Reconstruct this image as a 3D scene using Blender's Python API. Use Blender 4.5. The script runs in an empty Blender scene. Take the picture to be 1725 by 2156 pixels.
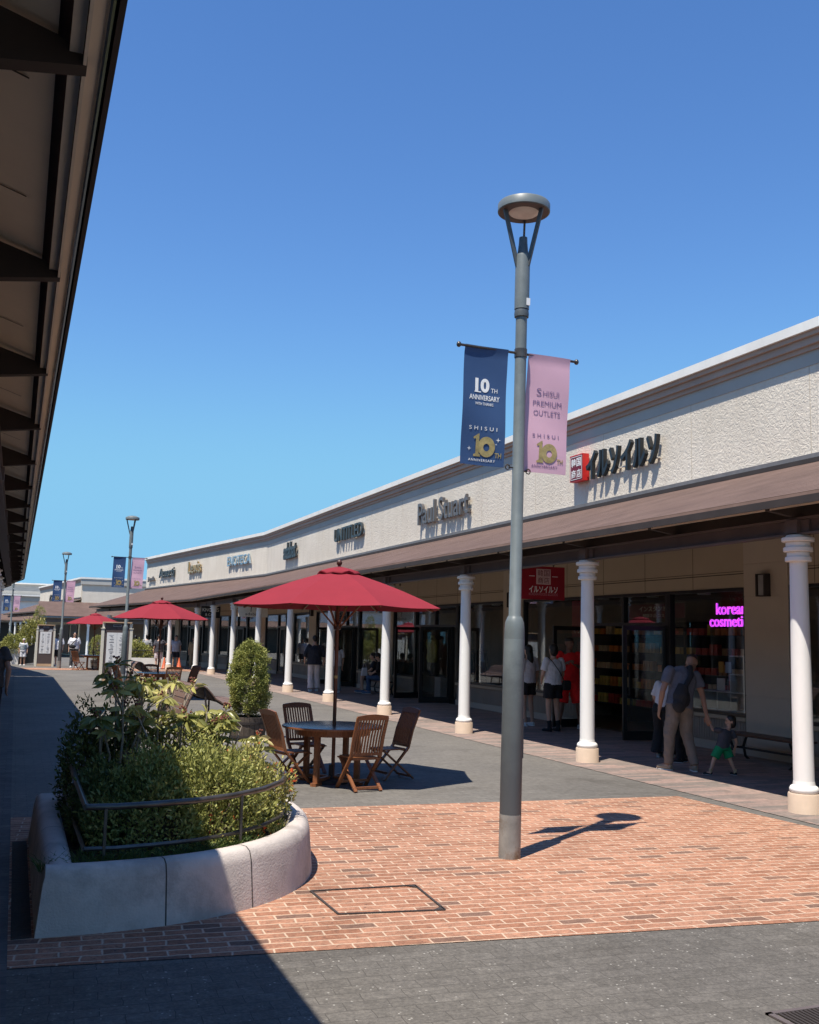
import bpy, bmesh, math, random
import numpy as np
from mathutils import Vector, Matrix, noise
random.seed(7)
rnd=random.Random(11)
S=bpy.context.scene
COL=S.collection
# ---------------------------------------------------------------- camera
F_PX,CX,CY,EYE=2112.5,862.5,1078.0,1.65
def _n(v): return v.normalized()
_d1=_n(Vector((-829.5,-246,-F_PX))); _u=Vector((392,16820,-F_PX)).normalized()
_u=_n(_u-_d1*_u.dot(_d1)); _x=_d1.cross(_u)
ROT=Matrix((_x,_d1,_u))            # camera space -> world
cam_d=bpy.data.cameras.new('camera'); cam=bpy.data.objects.new('camera',cam_d); COL.objects.link(cam)
cam_d.sensor_fit='HORIZONTAL'; cam_d.sensor_width=36; cam_d.lens=36*F_PX/1725.0
cam_d.clip_start=0.05; cam_d.clip_end=2000
cam.matrix_world=Matrix.Translation((0,0,EYE))@ROT.to_4x4()
S.camera=cam
# ---------------------------------------------------------------- sky, sun, exposure
SUNV=Vector((-1.78,-1.35,5.22)).normalized()
w=bpy.data.worlds.new('World'); S.world=w; w.use_nodes=True
nt=w.node_tree; nt.nodes.clear()
sky=nt.nodes.new('ShaderNodeTexSky'); sky.sky_type='NISHITA'; sky.sun_disc=False
sky.sun_elevation=math.asin(SUNV.z); sky.sun_rotation=math.atan2(SUNV.x,SUNV.y)
sky.air_density=1.0; sky.dust_density=0.0; sky.ozone_density=2.5; sky.altitude=0
bg=nt.nodes.new('ShaderNodeBackground'); bg.inputs['Strength'].default_value=0.115
wo=nt.nodes.new('ShaderNodeOutputWorld')
hs=nt.nodes.new('ShaderNodeHueSaturation'); hs.inputs['Saturation'].default_value=1.22; hs.inputs['Value'].default_value=1.06; hs.inputs['Hue'].default_value=0.508
nt.links.new(sky.outputs[0],hs.inputs['Color']); sp=nt.nodes.new('ShaderNodeSeparateColor'); cb=nt.nodes.new('ShaderNodeCombineColor'); nt.links.new(hs.outputs[0],sp.inputs[0])
for _i,_l in enumerate((0.25,0.575,0.86)):      # clear dry air: the horizon stays blue
    mn=nt.nodes.new('ShaderNodeMath'); mn.operation='SMOOTH_MIN'; mn.inputs[1].default_value=_l/0.1725; mn.inputs[2].default_value=1.6
    nt.links.new(sp.outputs[_i],mn.inputs[0]); nt.links.new(mn.outputs[0],cb.inputs[_i])
nt.links.new(cb.outputs[0],bg.inputs[0]); nt.links.new(bg.outputs[0],wo.inputs[0])
sd=bpy.data.lights.new('sun','SUN'); sd.energy=4.6; sd.angle=math.radians(0.5); sd.color=(1.0,0.94,0.84)
sun=bpy.data.objects.new('sun',sd); COL.objects.link(sun)
sun.rotation_euler=SUNV.to_track_quat('Z','Y').to_euler(); sun.location=(0,-5,30)
S.view_settings.view_transform='Standard'; S.view_settings.look='None'
S.view_settings.exposure=0.6; S.view_settings.gamma=1.0
try: S.view_settings.use_curve_mapping=False
except Exception: pass
S.cycles.max_bounces=8; S.cycles.transparent_max_bounces=16
# ---------------------------------------------------------------- materials
def newmat(name):
    m=bpy.data.materials.new(name); m.use_nodes=True
    n=m.node_tree; b=n.nodes['Principled BSDF']; return m,n,b
def N(n,t,**k):
    o=n.nodes.new(t)
    for a,v in k.items():
        if a in o.inputs: o.inputs[a].default_value=v
        else: setattr(o,a,v)
    return o
def ramp(n,stops,fac=None):
    r=n.nodes.new('ShaderNodeValToRGB'); e=r.color_ramp.elements
    while len(e)<len(stops): e.new(0.5)
    for i,(p,c) in enumerate(stops):
        e[i].position=p; e[i].color=tuple(c)+((1,) if len(c)==3 else ())
    if fac is not None: n.links.new(fac,r.inputs[0])
    return r
def coords(n,kind='Object',scale=(1,1,1),rot=(0,0,0),loc=(0,0,0)):
    tc=n.nodes.new('ShaderNodeTexCoord'); mp=n.nodes.new('ShaderNodeMapping')
    mp.inputs['Scale'].default_value=scale; mp.inputs['Rotation'].default_value=rot; mp.inputs['Location'].default_value=loc
    n.links.new(tc.outputs[kind],mp.inputs[0]); return mp.outputs[0]
def world_co(n,scale=(1,1,1),rot=(0,0,0)):
    g=n.nodes.new('ShaderNodeNewGeometry'); mp=n.nodes.new('ShaderNodeMapping')
    mp.inputs['Scale'].default_value=scale; mp.inputs['Rotation'].default_value=rot
    n.links.new(g.outputs['Position'],mp.inputs[0]); return mp.outputs[0]
MC={}
def mat(name,col,rough=0.6,metal=0.0,var=0.15,vs=6.0,bump=0.0,bs=40.0,stretch=(1,1,1),spec=0.5,dirt=None,coat=0):
    if name in MC: return MC[name]
    m,n,b=newmat(name)
    b.inputs['Roughness'].default_value=rough; b.inputs['Metallic'].default_value=metal
    b.inputs['Specular IOR Level'].default_value=spec
    if coat: b.inputs['Coat Weight'].default_value=coat
    co=coords(n,scale=stretch)
    no=N(n,'ShaderNodeTexNoise',Scale=vs,Detail=6.0,Roughness=0.6); n.links.new(co,no.inputs['Vector'])
    lo=tuple(max(0,c*(1-var)) for c in col); hi=tuple(min(1,c*(1+var)) for c in col)
    r=ramp(n,[(0.3,lo),(0.7,hi)],no.outputs[0]); out=r.outputs[0]
    if dirt:
        n2=N(n,'ShaderNodeTexNoise',Scale=vs*0.37,Detail=8.0,Roughness=0.7); n.links.new(co,n2.inputs['Vector'])
        r2=ramp(n,[(0.5,(0,0,0)),(0.62,(1,1,1))],n2.outputs[0])
        mx=N(n,'ShaderNodeMix',data_type='RGBA'); n.links.new(r2.outputs[0],mx.inputs[0])
        n.links.new(out,mx.inputs[6]); mx.inputs[7].default_value=tuple(dirt)+(1,); out=mx.outputs[2]
    n.links.new(out,b.inputs['Base Color'])
    rr=N(n,'ShaderNodeMapRange'); rr.inputs[3].default_value=max(0.02,rough-0.07); rr.inputs[4].default_value=min(1,rough+0.07)
    n.links.new(no.outputs[0],rr.inputs[0]); n.links.new(rr.outputs[0],b.inputs['Roughness'])
    if bump:
        nb=N(n,'ShaderNodeTexNoise',Scale=bs,Detail=4.0); n.links.new(co,nb.inputs['Vector'])
        bp=N(n,'ShaderNodeBump',Strength=bump,Distance=0.01); n.links.new(nb.outputs[0],bp.inputs['Height']); n.links.new(bp.outputs[0],b.inputs['Normal'])
    MC[name]=m; return m
def emis(name,col,st):
    if name in MC: return MC[name]
    m,n,b=newmat(name); b.inputs['Base Color'].default_value=tuple(col)+(1,)
    b.inputs['Emission Color'].default_value=tuple(col)+(1,); b.inputs['Emission Strength'].default_value=st
    MC[name]=m; return m
def paver(name,c1,c2,mortar,bw,rh,ms,rot,speck=None,spots=0.0,bump=0.5,dark=None,stretch=None,smooth=0.25,wobble=0.012,mott=0.0):
    m,n,b=newmat(name); b.inputs['Roughness'].default_value=0.85; b.inputs['Specular IOR Level'].default_value=0.25
    co=world_co(n,rot=(0,0,rot))
    wob=N(n,'ShaderNodeTexNoise',Scale=16.0 if wobble>.02 else 9.0,Detail=4.0); n.links.new(co,wob.inputs['Vector'])
    ad=N(n,'ShaderNodeMixRGB',blend_type='LINEAR_LIGHT'); ad.inputs[0].default_value=wobble
    n.links.new(co,ad.inputs[1]); n.links.new(wob.outputs['Color'],ad.inputs[2])
    br=N(n,'ShaderNodeTexBrick',Scale=1.0); br.inputs['Brick Width'].default_value=bw; br.inputs['Row Height'].default_value=rh
    br.inputs['Mortar Size'].default_value=ms; br.inputs['Mortar Smooth'].default_value=smooth; br.inputs['Bias'].default_value=0.0
    br.inputs['Color1'].default_value=(0,0,0,1); br.inputs['Color2'].default_value=(1,1,1,1); br.inputs['Mortar'].default_value=(0.5,0.5,0.5,1)
    n.links.new(ad.outputs[0],br.inputs['Vector'])
    stops=[(0.0,c1),(0.55,tuple((a+c)/2 for a,c in zip(c1,c2))),(1.0,c2)]
    if dark: stops=[(0.0,dark),(0.06,dark),(0.10,c1),(0.6,tuple((a+c)/2 for a,c in zip(c1,c2))),(1.0,c2)]
    r=ramp(n,stops,br.outputs['Color'])
    nz=N(n,'ShaderNodeTexNoise',Scale=14.0,Detail=8.0,Roughness=0.75); n.links.new(co,nz.inputs['Vector'])
    r1=ramp(n,[(0.3,(0.72,0.72,0.72)),(0.7,(1.2,1.2,1.2))],nz.outputs[0])
    mu=N(n,'ShaderNodeMixRGB',blend_type='MULTIPLY'); mu.inputs[0].default_value=1.0
    n.links.new(r.outputs[0],mu.inputs[1]); n.links.new(r1.outputs[0],mu.inputs[2]); out=mu.outputs[0]
    n3=N(n,'ShaderNodeTexNoise',Scale=0.35,Detail=5.0,Roughness=0.6); n.links.new(co,n3.inputs['Vector'])
    r3=ramp(n,[(0.35,(0.84,0.84,0.85)),(0.65,(1.12,1.11,1.09))],n3.outputs[0])
    m3=N(n,'ShaderNodeMixRGB',blend_type='MULTIPLY'); m3.inputs[0].default_value=1.0
    n.links.new(out,m3.inputs[1]); n.links.new(r3.outputs[0],m3.inputs[2]); out=m3.outputs[0]
    if mott:
        n7=N(n,'ShaderNodeTexNoise',Scale=55.0,Detail=6.0,Roughness=0.8); n.links.new(co,n7.inputs['Vector'])
        r7=ramp(n,[(0.32,(0.66,0.66,0.67)),(0.5,(1,1,1)),(0.68,(1.38,1.37,1.33))],n7.outputs[0])
        m7=N(n,'ShaderNodeMixRGB',blend_type='MULTIPLY'); m7.inputs[0].default_value=mott; n.links.new(out,m7.inputs[1]); n.links.new(r7.outputs[0],m7.inputs[2]); out=m7.outputs[0]
    if spots:
        n2=N(n,'ShaderNodeTexNoise',Scale=38.0,Detail=4.0,Roughness=0.6); n.links.new(co,n2.inputs['Vector'])
        r2=ramp(n,[(0.30,(1,1,1)),(0.40,(0,0,0))],n2.outputs[0])
        ma=N(n,'ShaderNodeMath',operation='MULTIPLY'); n.links.new(r2.outputs[0],ma.inputs[0]); ma.inputs[1].default_value=spots
        mx=N(n,'ShaderNodeMixRGB'); n.links.new(ma.outputs[0],mx.inputs[0]); n.links.new(out,mx.inputs[1]); mx.inputs[2].default_value=(0.09,0.055,0.045,1); out=mx.outputs[0]
    mm=N(n,'ShaderNodeMixRGB'); n.links.new(br.outputs['Fac'],mm.inputs[0]); n.links.new(out,mm.inputs[1]); mm.inputs[2].default_value=tuple(mortar)+(1,); out=mm.outputs[0]
    if speck:
        vo=N(n,'ShaderNodeTexVoronoi',Scale=30.0); vo.feature='F1'; n.links.new(co,vo.inputs['Vector'])
        r4=ramp(n,[(0.12,(1,1,1)),(0.20,(0,0,0))],vo.outputs['Distance'])
        n5=N(n,'ShaderNodeTexNoise',Scale=7.0,Detail=2.0); n.links.new(co,n5.inputs['Vector'])
        r5=ramp(n,[(0.5,(0,0,0)),(0.6,(1,1,1))],n5.outputs[0])
        ml=N(n,'ShaderNodeMath',operation='MULTIPLY'); n.links.new(r4.outputs[0],ml.inputs[0]); n.links.new(r5.outputs[0],ml.inputs[1])
        mx=N(n,'ShaderNodeMixRGB'); n.links.new(ml.outputs[0],mx.inputs[0]); n.links.new(out,mx.inputs[1]); mx.inputs[2].default_value=tuple(speck)+(1,); out=mx.outputs[0]
    vg=N(n,'ShaderNodeTexVoronoi',Scale=2.3); vg.feature='F1'; n.links.new(co,vg.inputs['Vector'])
    rg=ramp(n,[(0.035,(1,1,1)),(0.05,(0,0,0))],vg.outputs['Distance'])
    ng=N(n,'ShaderNodeTexNoise',Scale=0.8,Detail=1.0); n.links.new(co,ng.inputs['Vector']); rg2=ramp(n,[(0.48,(0,0,0)),(0.56,(.55,.55,.55))],ng.outputs[0])
    mg=N(n,'ShaderNodeMath',operation='MULTIPLY'); n.links.new(rg.outputs[0],mg.inputs[0]); n.links.new(rg2.outputs[0],mg.inputs[1])
    xg=N(n,'ShaderNodeMixRGB'); n.links.new(mg.outputs[0],xg.inputs[0]); n.links.new(out,xg.inputs[1]); xg.inputs[2].default_value=(0.05,0.047,0.045,1); out=xg.outputs[0]
    ns=N(n,'ShaderNodeTexNoise',Scale=1.1,Detail=7.0,Roughness=0.65,Distortion=0.6); n.links.new(co,ns.inputs['Vector'])
    rs=ramp(n,[(0.34,(0.80,0.79,0.78)),(0.48,(1,1,1)),(0.62,(1,1,1)),(0.74,(1.10,1.10,1.09))],ns.outputs[0])
    xs=N(n,'ShaderNodeMixRGB',blend_type='MULTIPLY'); xs.inputs[0].default_value=0.9; n.links.new(out,xs.inputs[1]); n.links.new(rs.outputs[0],xs.inputs[2]); out=xs.outputs[0]
    n.links.new(out,b.inputs['Base Color'])
    inv=N(n,'ShaderNodeMath',operation='SUBTRACT'); inv.inputs[0].default_value=1.0; n.links.new(br.outputs['Fac'],inv.inputs[1])
    ah=N(n,'ShaderNodeMath',operation='MULTIPLY_ADD'); n.links.new(nz.outputs[0],ah.inputs[0]); ah.inputs[1].default_value=0.5; n.links.new(inv.outputs[0],ah.inputs[2])
    bp=N(n,'ShaderNodeBump',Strength=bump,Distance=0.006); n.links.new(ah.outputs[0],bp.inputs['Height']); n.links.new(bp.outputs[0],b.inputs['Normal'])
    MC[name]=m; return m
def stucco():
    m,n,b=newmat('stucco'); b.inputs['Roughness'].default_value=0.9
    co=world_co(n)
    a=N(n,'ShaderNodeTexNoise',Scale=11.0,Detail=4.0,Roughness=0.55,Distortion=2.0); n.links.new(co,a.inputs['Vector'])
    c=N(n,'ShaderNodeTexNoise',Scale=0.7,Detail=6.0); n.links.new(co,c.inputs['Vector'])
    r=ramp(n,[(0.3,(0.70,0.62,0.51)),(0.7,(0.76,0.68,0.57))],c.outputs[0])
    cs=world_co(n,scale=(1.8,1.8,0.3)); d=N(n,'ShaderNodeTexNoise',Scale=1.6,Detail=8.0,Roughness=0.7); n.links.new(cs,d.inputs['Vector'])
    rd=ramp(n,[(0.36,(0.93,0.925,0.92)),(0.58,(1,1,1))],d.outputs[0]); mu=N(n,'ShaderNodeMixRGB',blend_type='MULTIPLY'); mu.inputs[0].default_value=1.0
    n.links.new(r.outputs[0],mu.inputs[1]); n.links.new(rd.outputs[0],mu.inputs[2]); n.links.new(mu.outputs[0],b.inputs['Base Color'])
    r2=ramp(n,[(0.42,(0,0,0)),(0.5,(0.7,0.7,0.7)),(0.62,(1,1,1))],a.outputs[0])
    bp=N(n,'ShaderNodeBump',Strength=0.34,Distance=0.026); n.links.new(r2.outputs[0],bp.inputs['Height']); n.links.new(bp.outputs[0],b.inputs['Normal'])
    MC['stucco']=m; return m
def ribbed(name,c,axis,freq,depth,strength=0.8,rough=0.7,var=0.12):
    m,n,b=newmat(name); b.inputs['Roughness'].default_value=rough
    b.inputs['Specular IOR Level'].default_value=0.2
    co=world_co(n)
    sep=n.nodes.new('ShaderNodeSeparateXYZ'); n.links.new(co,sep.inputs[0])
    mu=N(n,'ShaderNodeMath',operation='MULTIPLY'); n.links.new(sep.outputs[axis],mu.inputs[0]); mu.inputs[1].default_value=freq
    fr=N(n,'ShaderNodeMath',operation='FRACT'); n.links.new(mu.outputs[0],fr.inputs[0])
    no=N(n,'ShaderNodeTexNoise',Scale=1.3,Detail=7.0,Roughness=0.7); n.links.new(co,no.inputs['Vector'])
    r=ramp(n,[(0.3,tuple(x*(1-var) for x in c)),(0.7,tuple(x*(1+var) for x in c))],no.outputs[0]); n.links.new(r.outputs[0],b.inputs['Base Color'])
    r2=ramp(n,[(0.0,(1,1,1)),(0.75,(0.7,0.7,0.7)),(0.85,(0,0,0)),(1.0,(1,1,1))],fr.outputs[0])
    bp=N(n,'ShaderNodeBump',Strength=strength,Distance=depth); n.links.new(r2.outputs[0],bp.inputs['Height']); n.links.new(bp.outputs[0],b.inputs['Normal'])
    MC[name]=m; return m
def glass_mat():
    m,n,b=newmat('shop_glass'); n.nodes.remove(b); o=n.nodes['Material Output']
    t=N(n,'ShaderNodeBsdfTransparent'); t.inputs[0].default_value=(0.90,0.92,0.91,1)
    g=N(n,'ShaderNodeBsdfGlossy'); g.inputs['Roughness'].default_value=0.0; g.inputs[0].default_value=(0.85,0.88,0.9,1)
    fr=N(n,'ShaderNodeLayerWeight'); fr.inputs[0].default_value=0.5
    pw=N(n,'ShaderNodeMath',operation='POWER'); n.links.new(fr.outputs['Facing'],pw.inputs[0]); pw.inputs[1].default_value=4.0
    ad=N(n,'ShaderNodeMath',operation='MULTIPLY_ADD'); n.links.new(pw.outputs[0],ad.inputs[0]); ad.inputs[1].default_value=0.9; ad.inputs[2].default_value=0.075; ad.use_clamp=True
    mx=N(n,'ShaderNodeMixShader'); n.links.new(ad.outputs[0],mx.inputs[0]); n.links.new(t.outputs[0],mx.inputs[1]); n.links.new(g.outputs[0],mx.inputs[2])
    co=world_co(n); no=N(n,'ShaderNodeTexNoise',Scale=0.5,Detail=1.0); n.links.new(co,no.inputs['Vector'])
    bp=N(n,'ShaderNodeBump',Strength=0.03,Distance=0.05); n.links.new(no.outputs[0],bp.inputs['Height']); n.links.new(bp.outputs[0],g.inputs['Normal'])
    n.links.new(mx.outputs[0],o.inputs[0]); MC['glass']=m; return m
def leafmat(name,c1,c2,c3=None,trans=0.25,rough=0.5):
    if name in MC: return MC[name]
    m,n,b=newmat(name); b.inputs['Roughness'].default_value=rough; b.inputs['Specular IOR Level'].default_value=0.35
    at=N(n,'ShaderNodeAttribute'); at.attribute_name='tint'
    st=[(0.0,c1),(0.9,c2)]
    if c3: st=[(0.0,c1),(0.85,c2),(0.93,c3)]
    r=ramp(n,st,at.outputs['Fac']); n.links.new(r.outputs[0],b.inputs['Base Color'])
    tr=N(n,'ShaderNodeBsdfTranslucent'); n.links.new(r.outputs[0],tr.inputs[0])
    mx=N(n,'ShaderNodeMixShader'); mx.inputs[0].default_value=trans
    o=n.nodes['Material Output']; n.links.new(b.outputs[0],mx.inputs[1]); n.links.new(tr.outputs[0],mx.inputs[2]); n.links.new(mx.outputs[0],o.inputs[0])
    MC[name]=m; return m
def woodmat(name,c1,c2,scale=(1,1,1),rough=0.45,fs=18):
    if name in MC: return MC[name]
    m,n,b=newmat(name); b.inputs['Roughness'].default_value=rough
    co=coords(n,scale=scale)
    a=N(n,'ShaderNodeTexNoise',Scale=fs,Detail=5.0,Roughness=0.65); n.links.new(co,a.inputs['Vector'])
    r=ramp(n,[(0.3,c1),(0.7,c2)],a.outputs[0]); n.links.new(r.outputs[0],b.inputs['Base Color'])
    bp=N(n,'ShaderNodeBump',Strength=0.25,Distance=0.003); n.links.new(a.outputs[0],bp.inputs['Height']); n.links.new(bp.outputs[0],b.inputs['Normal'])
    MC[name]=m; return m
M_brick=paver('red_brick_paving',(0.31,0.142,0.085),(0.42,0.218,0.140),(0.54,0.40,0.29),0.215,0.090,0.0095,0.075,spots=0.8,dark=(0.20,0.115,0.082),smooth=0.85,wobble=0.014,mott=1.0)
M_grey=paver('grey_paving',(0.126,0.114,0.099),(0.150,0.136,0.119),(0.088,0.079,0.069),0.21,0.105,0.0030,0.05,speck=(0.36,0.34,0.30),bump=0.45,mott=1.0,smooth=0.5)
M_grey2=paver('grey_paving_plain',(0.150,0.138,0.122),(0.168,0.155,0.138),(0.10,0.09,0.08),0.21,0.105,0.003,0.0,bump=0.3)
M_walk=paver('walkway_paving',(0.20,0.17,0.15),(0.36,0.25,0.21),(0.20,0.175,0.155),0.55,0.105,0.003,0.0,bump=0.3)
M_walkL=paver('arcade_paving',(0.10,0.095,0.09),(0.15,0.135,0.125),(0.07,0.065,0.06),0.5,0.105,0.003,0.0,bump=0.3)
M_stucco=stucco()
M_roof=ribbed('canopy_shingle',(0.145,0.095,0.078),2,26.0,0.035,1.0,0.9,0.25)
M_ribY=ribbed('ribbed_panel',(0.33,0.275,0.22),1,16.0,0.02,1.0)
M_smooth=mat('smooth_render',(0.50,0.43,0.34),0.85,var=0.06,vs=1.2,bump=0.12,bs=60)
M_frieze=mat('frieze_render',(0.44,0.42,0.38),0.85,var=0.06,vs=1.0)
M_cornice=mat('cornice_stone',(0.46,0.34,0.27),0.8,var=0.10,vs=1.2,bump=0.1)
M_coping=mat('coping_white',(0.80,0.77,0.71),0.7,var=0.08,vs=2.0)
M_panel=mat('shopfront_panel',(0.44,0.355,0.25),0.7,var=0.05,vs=1.0)
M_black=mat('black_frame',(0.012,0.012,0.013),0.35,var=0.2)
M_beam=mat('brown_steel',(0.115,0.092,0.088),0.6,var=0.15,vs=3)
M_dark=mat('dark_steel',(0.040,0.031,0.028),0.8,var=0.2,vs=3)
M_gutter=mat('gutter_metal',(0.16,0.19,0.23),0.22,metal=0.8,var=0.15)
M_rail=mat('cream_metal',(0.70,0.63,0.53),0.5,var=0.08)
M_soffit=mat('soffit_board',(0.84,0.74,0.62),0.85,var=0.06,vs=1.5)
M_white=mat('white_column_paint',(0.86,0.84,0.805),0.42,var=0.05,vs=2.5,stretch=(1,1,0.3),dirt=(0.76,0.735,0.70))
M_base=mat('stone_base',(0.60,0.46,0.345),0.8,var=0.08,vs=5,bump=0.15)
M_grout=mat('groove',(0.06,0.05,0.04),0.9)
M_flash=mat('flashing',(0.22,0.20,0.19),0.5,metal=0.3)
M_glass=glass_mat()
M_inside=mat('shop_interior',(0.22,0.165,0.12),0.8,var=0.25,vs=1.5)
M_infloor=mat('shop_floor',(0.13,0.09,0.06),0.4,var=0.2,vs=2)
M_lamp=mat('lamp_grey_paint',(0.155,0.176,0.174),0.42,var=0.12,vs=6,dirt=(0.13,0.152,0.152))
M_lampd=mat('lamp_dark_paint',(0.075,0.084,0.090),0.42,var=0.15,vs=5,dirt=(0.105,0.12,0.125))
M_galv=mat('galvanised_sleeve',(0.30,0.30,0.28),0.5,metal=0.3,var=0.3,vs=5,dirt=(0.17,0.115,0.07))
M_navy=mat('navy_fabric',(0.030,0.075,0.185),0.6,var=0.06,vs=3)
M_pink=mat('pink_fabric',(0.66,0.40,0.49),0.65,var=0.04,vs=3)
M_wht=mat('white_print',(0.82,0.82,0.80),0.6,var=0.02)
M_plum=mat('plum_print',(0.20,0.13,0.26),0.6,var=0.02)
M_gold=mat('gold_print',(0.50,0.36,0.14),0.35,metal=0.4,var=0.35,vs=18)
M_redcloth=mat('red_canvas',(0.24,0.026,0.037),0.9,spec=0.15,var=0.06,vs=3,bump=0.1,bs=90)
M_teak=woodmat('teak',(0.13,0.045,0.018),(0.30,0.115,0.045),(6,6,1))
M_teakd=woodmat('dark_teak',(0.035,0.014,0.010),(0.11,0.04,0.022),(6,6,1),0.4)
M_tabletop=woodmat('table_lacquer',(0.065,0.035,0.026),(0.12,0.062,0.042),(2,18,2),0.22)
M_kerb=mat('granite_kerb',(0.555,0.485,0.43),0.85,var=0.13,vs=5,bump=0.35,bs=80,dirt=(0.39,0.34,0.30))
M_soil=mat('soil',(0.035,0.024,0.017),0.95,var=0.4,vs=14,bump=0.9,bs=30)
M_rust=mat('brown_rail_steel',(0.10,0.088,0.078),0.32,metal=0.6,var=0.3,vs=10)
M_bark=mat('bark',(0.13,0.095,0.07),0.9,var=0.35,vs=20)
M_twig=mat('pale_twig',(0.30,0.25,0.20),0.85,var=0.3,vs=20)
M_barrel=woodmat('barrel_wood',(0.055,0.043,0.034),(0.14,0.105,0.08),(9,9,0.7),0.8)
M_brownpl=mat('brown_slat',(0.16,0.098,0.07),0.6,var=0.12,vs=8)
M_skin=mat('skin_light',(0.52,0.31,0.22),0.55,var=0.06)
M_skin2=mat('skin_tan',(0.36,0.19,0.125),0.55,var=0.06)
M_hair=mat('black_hair',(0.012,0.010,0.009),0.4,var=0.3,vs=60,bump=0.3,bs=120)
# ---------------------------------------------------------------- mesh builder
def gz(y): return 0.0 if y<42 else -(min(y,85)-42)*0.012
class MB:
    def __init__(s,T=None): s.v=[];s.f=[];s.T=T
    def add(s,vs,fs):
        o=len(s.v)
        if s.T is not None: vs=[tuple(s.T@Vector(p)) for p in vs]
        s.v+= [tuple(p) for p in vs]; s.f+=[tuple(i+o for i in f) for f in fs]; return s
    def box(s,x0,x1,y0,y1,z0,z1):
        x0,x1=sorted((x0,x1)); y0,y1=sorted((y0,y1)); z0,z1=sorted((z0,z1))
        v=[(x,y,z) for z in (z0,z1) for y in (y0,y1) for x in (x0,x1)]
        return s.add(v,[(0,2,3,1),(4,5,7,6),(0,1,5,4),(2,6,7,3),(0,4,6,2),(1,3,7,5)])
    def bar(s,p,q,w,h,up=(0,0,1)):
        p=Vector(p);q=Vector(q);d=(q-p).normalized();u=Vector(up)
        if abs(d.dot(u))>0.98: u=Vector((0,1,0))
        a=d.cross(u).normalized()*w/2; b=a.cross(d).normalized()*h/2
        v=[p-a-b,p+a-b,p+a+b,p-a+b,q-a-b,q+a-b,q+a+b,q-a+b]
        return s.add(v,[(3,2,1,0),(4,5,6,7),(0,1,5,4),(1,2,6,5),(2,3,7,6),(3,0,4,7)])
    def tube(s,pts,rs,n=10,cap=True,closed=False):
        pts=[Vector(p) for p in pts]
        if not hasattr(rs,'__len__'): rs=[rs]*len(pts)
        vs=[];fs=[];prev=None;m=len(pts)
        for i,p in enumerate(pts):
            if closed: d=(pts[(i+1)%m]-pts[i-1])
            else: d=(pts[min(i+1,m-1)]-pts[max(i-1,0)])
            d.normalize()
            if prev is None: a=d.orthogonal().normalized()
            else:
                a=prev-d*prev.dot(d)
                if a.length<1e-6: a=d.orthogonal()
                a.normalize()
            prev=a;b=d.cross(a)
            for k in range(n):
                t=2*math.pi*k/n; vs.append(p+(a*math.cos(t)+b*math.sin(t))*rs[i])
        for i in range(m if closed else m-1):
            j=(i+1)%m
            for k in range(n): fs.append((i*n+k,i*n+(k+1)%n,j*n+(k+1)%n,j*n+k))
        if cap and not closed: fs.append(tuple(range(n-1,-1,-1))); fs.append(tuple((m-1)*n+k for k in range(n)))
        return s.add(vs,fs)
    def lathe(s,prof,n=24,c=(0,0,0)):
        vs=[];fs=[];m=len(prof)
        for r,z in prof:
            for k in range(n):
                t=2*math.pi*k/n; vs.append((c[0]+r*math.cos(t),c[1]+r*math.sin(t),c[2]+z))
        for i in range(m-1):
            for k in range(n): fs.append((i*n+k,i*n+(k+1)%n,(i+1)*n+(k+1)%n,(i+1)*n+k))
        if prof[0][0]>1e-6: fs.append(tuple(range(n-1,-1,-1)))
        if prof[-1][0]>1e-6: fs.append(tuple((m-1)*n+k for k in range(n)))
        return s.add(vs,fs)
    def prism(s,poly,a,b,axis='y'):
        n=len(poly)
        def P(p,t):
            return (p[0],t,p[1]) if axis=='y' else ((t,p[0],p[1]) if axis=='x' else (p[0],p[1],t))
        vs=[P(p,a) for p in poly]+[P(p,b) for p in poly]
        fs=[tuple(range(n)),tuple(range(2*n-1,n-1,-1))]+[(i,n+i,n+(i+1)%n,(i+1)%n) for i in range(n)]
        return s.add(vs,fs)
    def ball(s,c,r,n=12,m=8):
        if not hasattr(r,'__len__'): r=(r,r,r)
        vs=[];fs=[]
        for i in range(1,m):
            p=math.pi*i/m
            for k in range(n):
                t=2*math.pi*k/n; vs.append((c[0]+r[0]*math.sin(p)*math.cos(t),c[1]+r[1]*math.sin(p)*math.sin(t),c[2]+r[2]*math.cos(p)))
        vs.append((c[0],c[1],c[2]+r[2])); vs.append((c[0],c[1],c[2]-r[2])); T=len(vs)-2;B=T+1
        for i in range(m-2):
            for k in range(n): fs.append((i*n+k,(i+1)*n+k,(i+1)*n+(k+1)%n,i*n+(k+1)%n))
        for k in range(n): fs.append((T,k,(k+1)%n)); fs.append((B,(m-2)*n+(k+1)%n,(m-2)*n+k))
        return s.add(vs,fs)
    def mesh(s,name,m=None,smooth=False,bevel=0,fix=True):
        me=bpy.data.meshes.new(name); me.from_pydata(s.v,[],s.f)
        if fix:
            bm=bmesh.new(); bm.from_mesh(me); bmesh.ops.recalc_face_normals(bm,faces=bm.faces); bm.to_mesh(me); bm.free()
        if m: me.materials.append(m)
        if smooth:
            me.shade_smooth()
            try: me.set_sharp_from_angle(angle=math.radians(40))
            except Exception: pass
        me.update(); return me
def put(name,me,parent=None,loc=None,rot=None,scale=None):
    o=bpy.data.objects.new(name,me); COL.objects.link(o)
    if loc is not None: o.location=loc
    if rot is not None: o.rotation_euler=rot
    if scale is not None: o.scale=scale if hasattr(scale,'__len__') else (scale,)*3
    if parent is not None: o.parent=parent
    return o
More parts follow.
